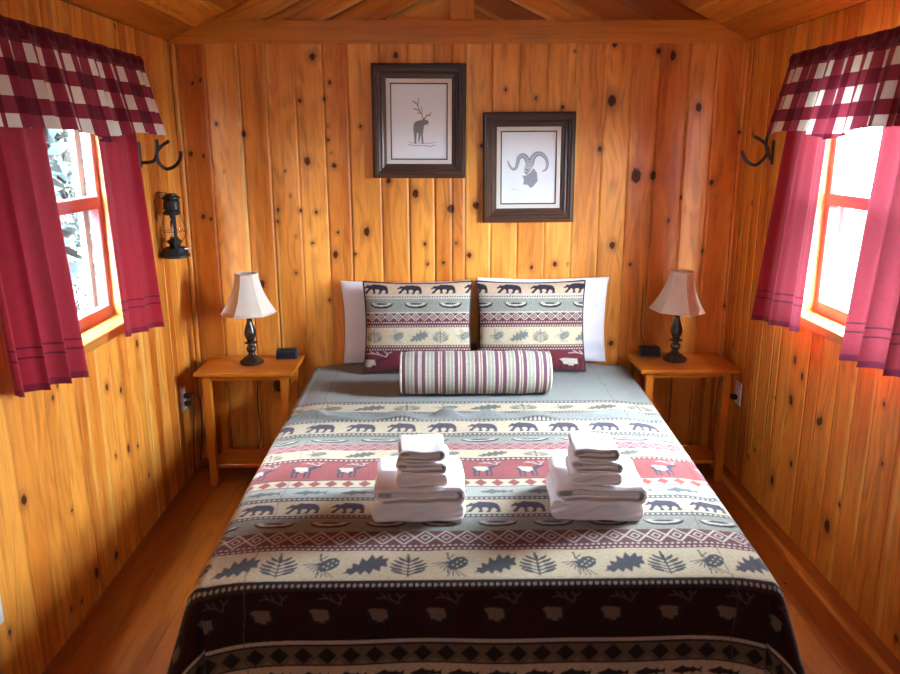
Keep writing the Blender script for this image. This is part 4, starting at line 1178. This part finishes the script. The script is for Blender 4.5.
for q in (0, 1, 2, 3):
    a = q * PI / 2 + .4
    m.tube(spline([(math.cos(a) * .036, math.sin(a) * .036, .074), (math.cos(a) * .054, math.sin(a) * .054, .112), (math.cos(a) * .044, math.sin(a) * .044, .160), (math.cos(a) * .034, math.sin(a) * .034, .196)]), .0013, 5)
m.tube([(.0535 * math.cos(a), .0535 * math.sin(a), .118) for a in np.linspace(0, 2 * PI, 33)[:-1]], .0013, 5, closed=True)
m.build('wire_guard', M['black'], ln, True)
MB().tube([(.062, -.02, .040), (.080, -.026, .044)], .003, 6).lathe([(.0, -.001), (.009, 0), (.009, .004), (0, .005)], 12, (.058, -.022, .040)).build('filler_cap', M['outlet'], ln, True)
MB().tube(spline([(0, -.040, .262), (-.03, -.03, .284), (-.060, 0, .290), (-.03, .03, .284), (0, .040, .262)]), .0018, 6).tube([(-.0665, 0, .284), (-.056, 0, .286), (-.054, 0, .292)], .0025, 6).build('hanger', M['black'], ln, True)

# ------------------------------------------------------------------ outside
gm = NT('ground_outside')
co = gm.new('ShaderNodeTexCoord').outputs['Object']
gm.l(gm.mix(gm.noise(co, 2.5, 6), (.035, .040, .030), (.09, .09, .075)), gm.b.inputs['Base Color']); gm.b.inputs['Roughness'].default_value = 1
struct(MB().box((-40, -40, -.75), (40, 40, -.65)).build('ground', gm.m))
lm = NT('tree_leaves')
co = lm.new('ShaderNodeTexCoord').outputs['Object']
lm.l(lm.mix(lm.noise(co, 6, 4), (.009, .015, .014), (.034, .046, .045)), lm.b.inputs['Base Color']); lm.b.inputs['Roughness'].default_value = 1; lm.b.inputs['Specular IOR Level'].default_value = .05
bark = plain('tree_bark', (.10, .07, .05), .9)
def tree(x, y, ht, rw, nleaf, seed, label):
    rng = np.random.default_rng(seed)
    r = empty('tree', (x, y, -.65)); tag(r, label, 'tree', 'trees outside the left window')
    MB().tube([(0, 0, 0), (.05, .02, ht * .4), (0, 0, ht * .9)], [.14, .10, .03], 10).build('tree_trunk', bark, r, True)
    p = rng.normal(size=(nleaf, 3)); p /= np.linalg.norm(p, axis=1)[:, None]
    rad = .35 + .65 * rng.random(nleaf) ** .5
    lump = 1 + .18 * np.sin(p[:, 0] * 5 + seed) * np.sin(p[:, 2] * 6 + p[:, 1] * 4)
    c = p * (rad * lump)[:, None] * np.array([rw, rw, ht * .52]) + np.array([0, 0, ht * .53])
    a = rng.normal(size=(nleaf, 3)); a /= np.linalg.norm(a, axis=1)[:, None]
    b = np.cross(a, rng.normal(size=(nleaf, 3))); b /= np.linalg.norm(b, axis=1)[:, None]
    L = (.055 + .055 * rng.random(nleaf))[:, None] * (1.0 if nleaf < 50000 else .32)
    V = np.stack([c - a * L, c + b * L * .45, c + a * L, c - b * L * .45], 1).reshape(-1, 3)
    np_mesh('foliage', V, np.arange(nleaf * 4).reshape(-1, 4), lm.m, r, False)
tree(-4.3, 8.6, 6.2, 1.55, 60000, 1, 'leafy tree outside the left window, seen through its glass')
tree(-3.9, 4.7, 6.4, 1.55, 26000, 2, 'leafy tree outside the left window beyond the near curtain')
tree(-4.0, 0.9, 6.2, 1.55, 16000, 4, 'leafy tree outside, left of the cabin behind the near curtain')
tree(-7.8, 6.7, 7.4, 1.7, 22000, 5, 'leafy tree outside, filling the gap behind the two nearest trees')
tree(-7.6, 2.5, 7.4, 1.7, 16000, 6, 'leafy tree outside the left wall, in the second row of trees')
tree(-5.0, 12.6, 6.4, 1.7, 20000, 3, 'leafy tree outside the left window, farther back')

# ------------------------------------------------------------------ light: overcast daylight through the two windows and the added fill window
wd = bpy.data.worlds.new('overcast_sky'); bpy.context.scene.world = wd; wd.use_nodes = True
nt = wd.node_tree; bg = nt.nodes['Background']
tc = nt.nodes.new('ShaderNodeTexCoord'); sx = nt.nodes.new('ShaderNodeSeparateXYZ'); nt.links.new(tc.outputs['Generated'], sx.inputs[0])
cr = nt.nodes.new('ShaderNodeValToRGB')
cr.color_ramp.elements[0].position = .45; cr.color_ramp.elements[0].color = (.60, .74, .90, 1)
cr.color_ramp.elements[1].position = .95; cr.color_ramp.elements[1].color = (.72, .87, 1.0, 1)
mp = nt.nodes.new('ShaderNodeMapRange'); mp.inputs[1].default_value = -1; mp.inputs[2].default_value = 1
nt.links.new(sx.outputs[2], mp.inputs[0]); nt.links.new(mp.outputs[0], cr.inputs[0]); nt.links.new(cr.outputs[0], bg.inputs[0])
bg.inputs[1].default_value = 125.0
ld = bpy.data.lights.new('daylight_portal', 'AREA'); ld.shape = 'RECTANGLE'; ld.size = .28; ld.size_y = .17
ld.cycles.is_portal = True
lo = bpy.data.objects.new('daylight_portal', ld); C.objects.link(lo); lo.location = (0, YF - .14, 1.71); lo.rotation_euler = (PI / 2, 0, 0)  # portal for the added fill window
for k, nm in ((-1, 'daylight_portal'), (1, 'daylight_portal')):
    ld = bpy.data.lights.new(nm, 'AREA'); ld.shape = 'RECTANGLE'; ld.size = WZ1 - WZ0; ld.size_y = WY1 - WY0
    ld.cycles.is_portal = True
    lo = bpy.data.objects.new(nm, ld); C.objects.link(lo)
    lo.location = (k * (W + .15), (WY0 + WY1) / 2, (WZ0 + WZ1) / 2)
    lo.rotation_euler = (0, k * PI / 2, 0)

# ------------------------------------------------------------------ camera
cam = bpy.data.cameras.new('camera'); co_ = bpy.data.objects.new('camera', cam); C.objects.link(co_)
F_PX, PITCH, YAW, ROLL, CX, CZ = 772.724, .243637, .0128869, -.0031054, -.10395, 1.61373
cam.sensor_fit = 'HORIZONTAL'; cam.sensor_width = 36.0; cam.lens = F_PX / 900 * 36.0
cam.clip_start = .02
cp, sp_ = math.cos(PITCH), math.sin(PITCH); cy, sy = math.cos(YAW), math.sin(YAW)
f = Vector((sy * cp, cy * cp, -sp_)); r0 = Vector((cy, -sy, 0)); u0 = r0.cross(f)
r1 = math.cos(ROLL) * r0 + math.sin(ROLL) * u0; u1 = -math.sin(ROLL) * r0 + math.cos(ROLL) * u0
mw = Matrix((r1, u1, -f)).transposed().to_4x4(); mw.translation = (CX, 0, CZ)
co_.matrix_world = mw
sc = bpy.context.scene
sc.camera = co_
sc.view_settings.view_transform = 'Standard'; sc.view_settings.look = 'None'; sc.view_settings.gamma = 1
sc.view_settings.use_curve_mapping = False
sc.view_settings.exposure = 0.80
sc.cycles.use_denoising = True
sc.cycles.max_bounces = 14; sc.cycles.diffuse_bounces = 9; sc.cycles.transparent_max_bounces = 12
sc.cycles.sample_clamp_indirect = 0
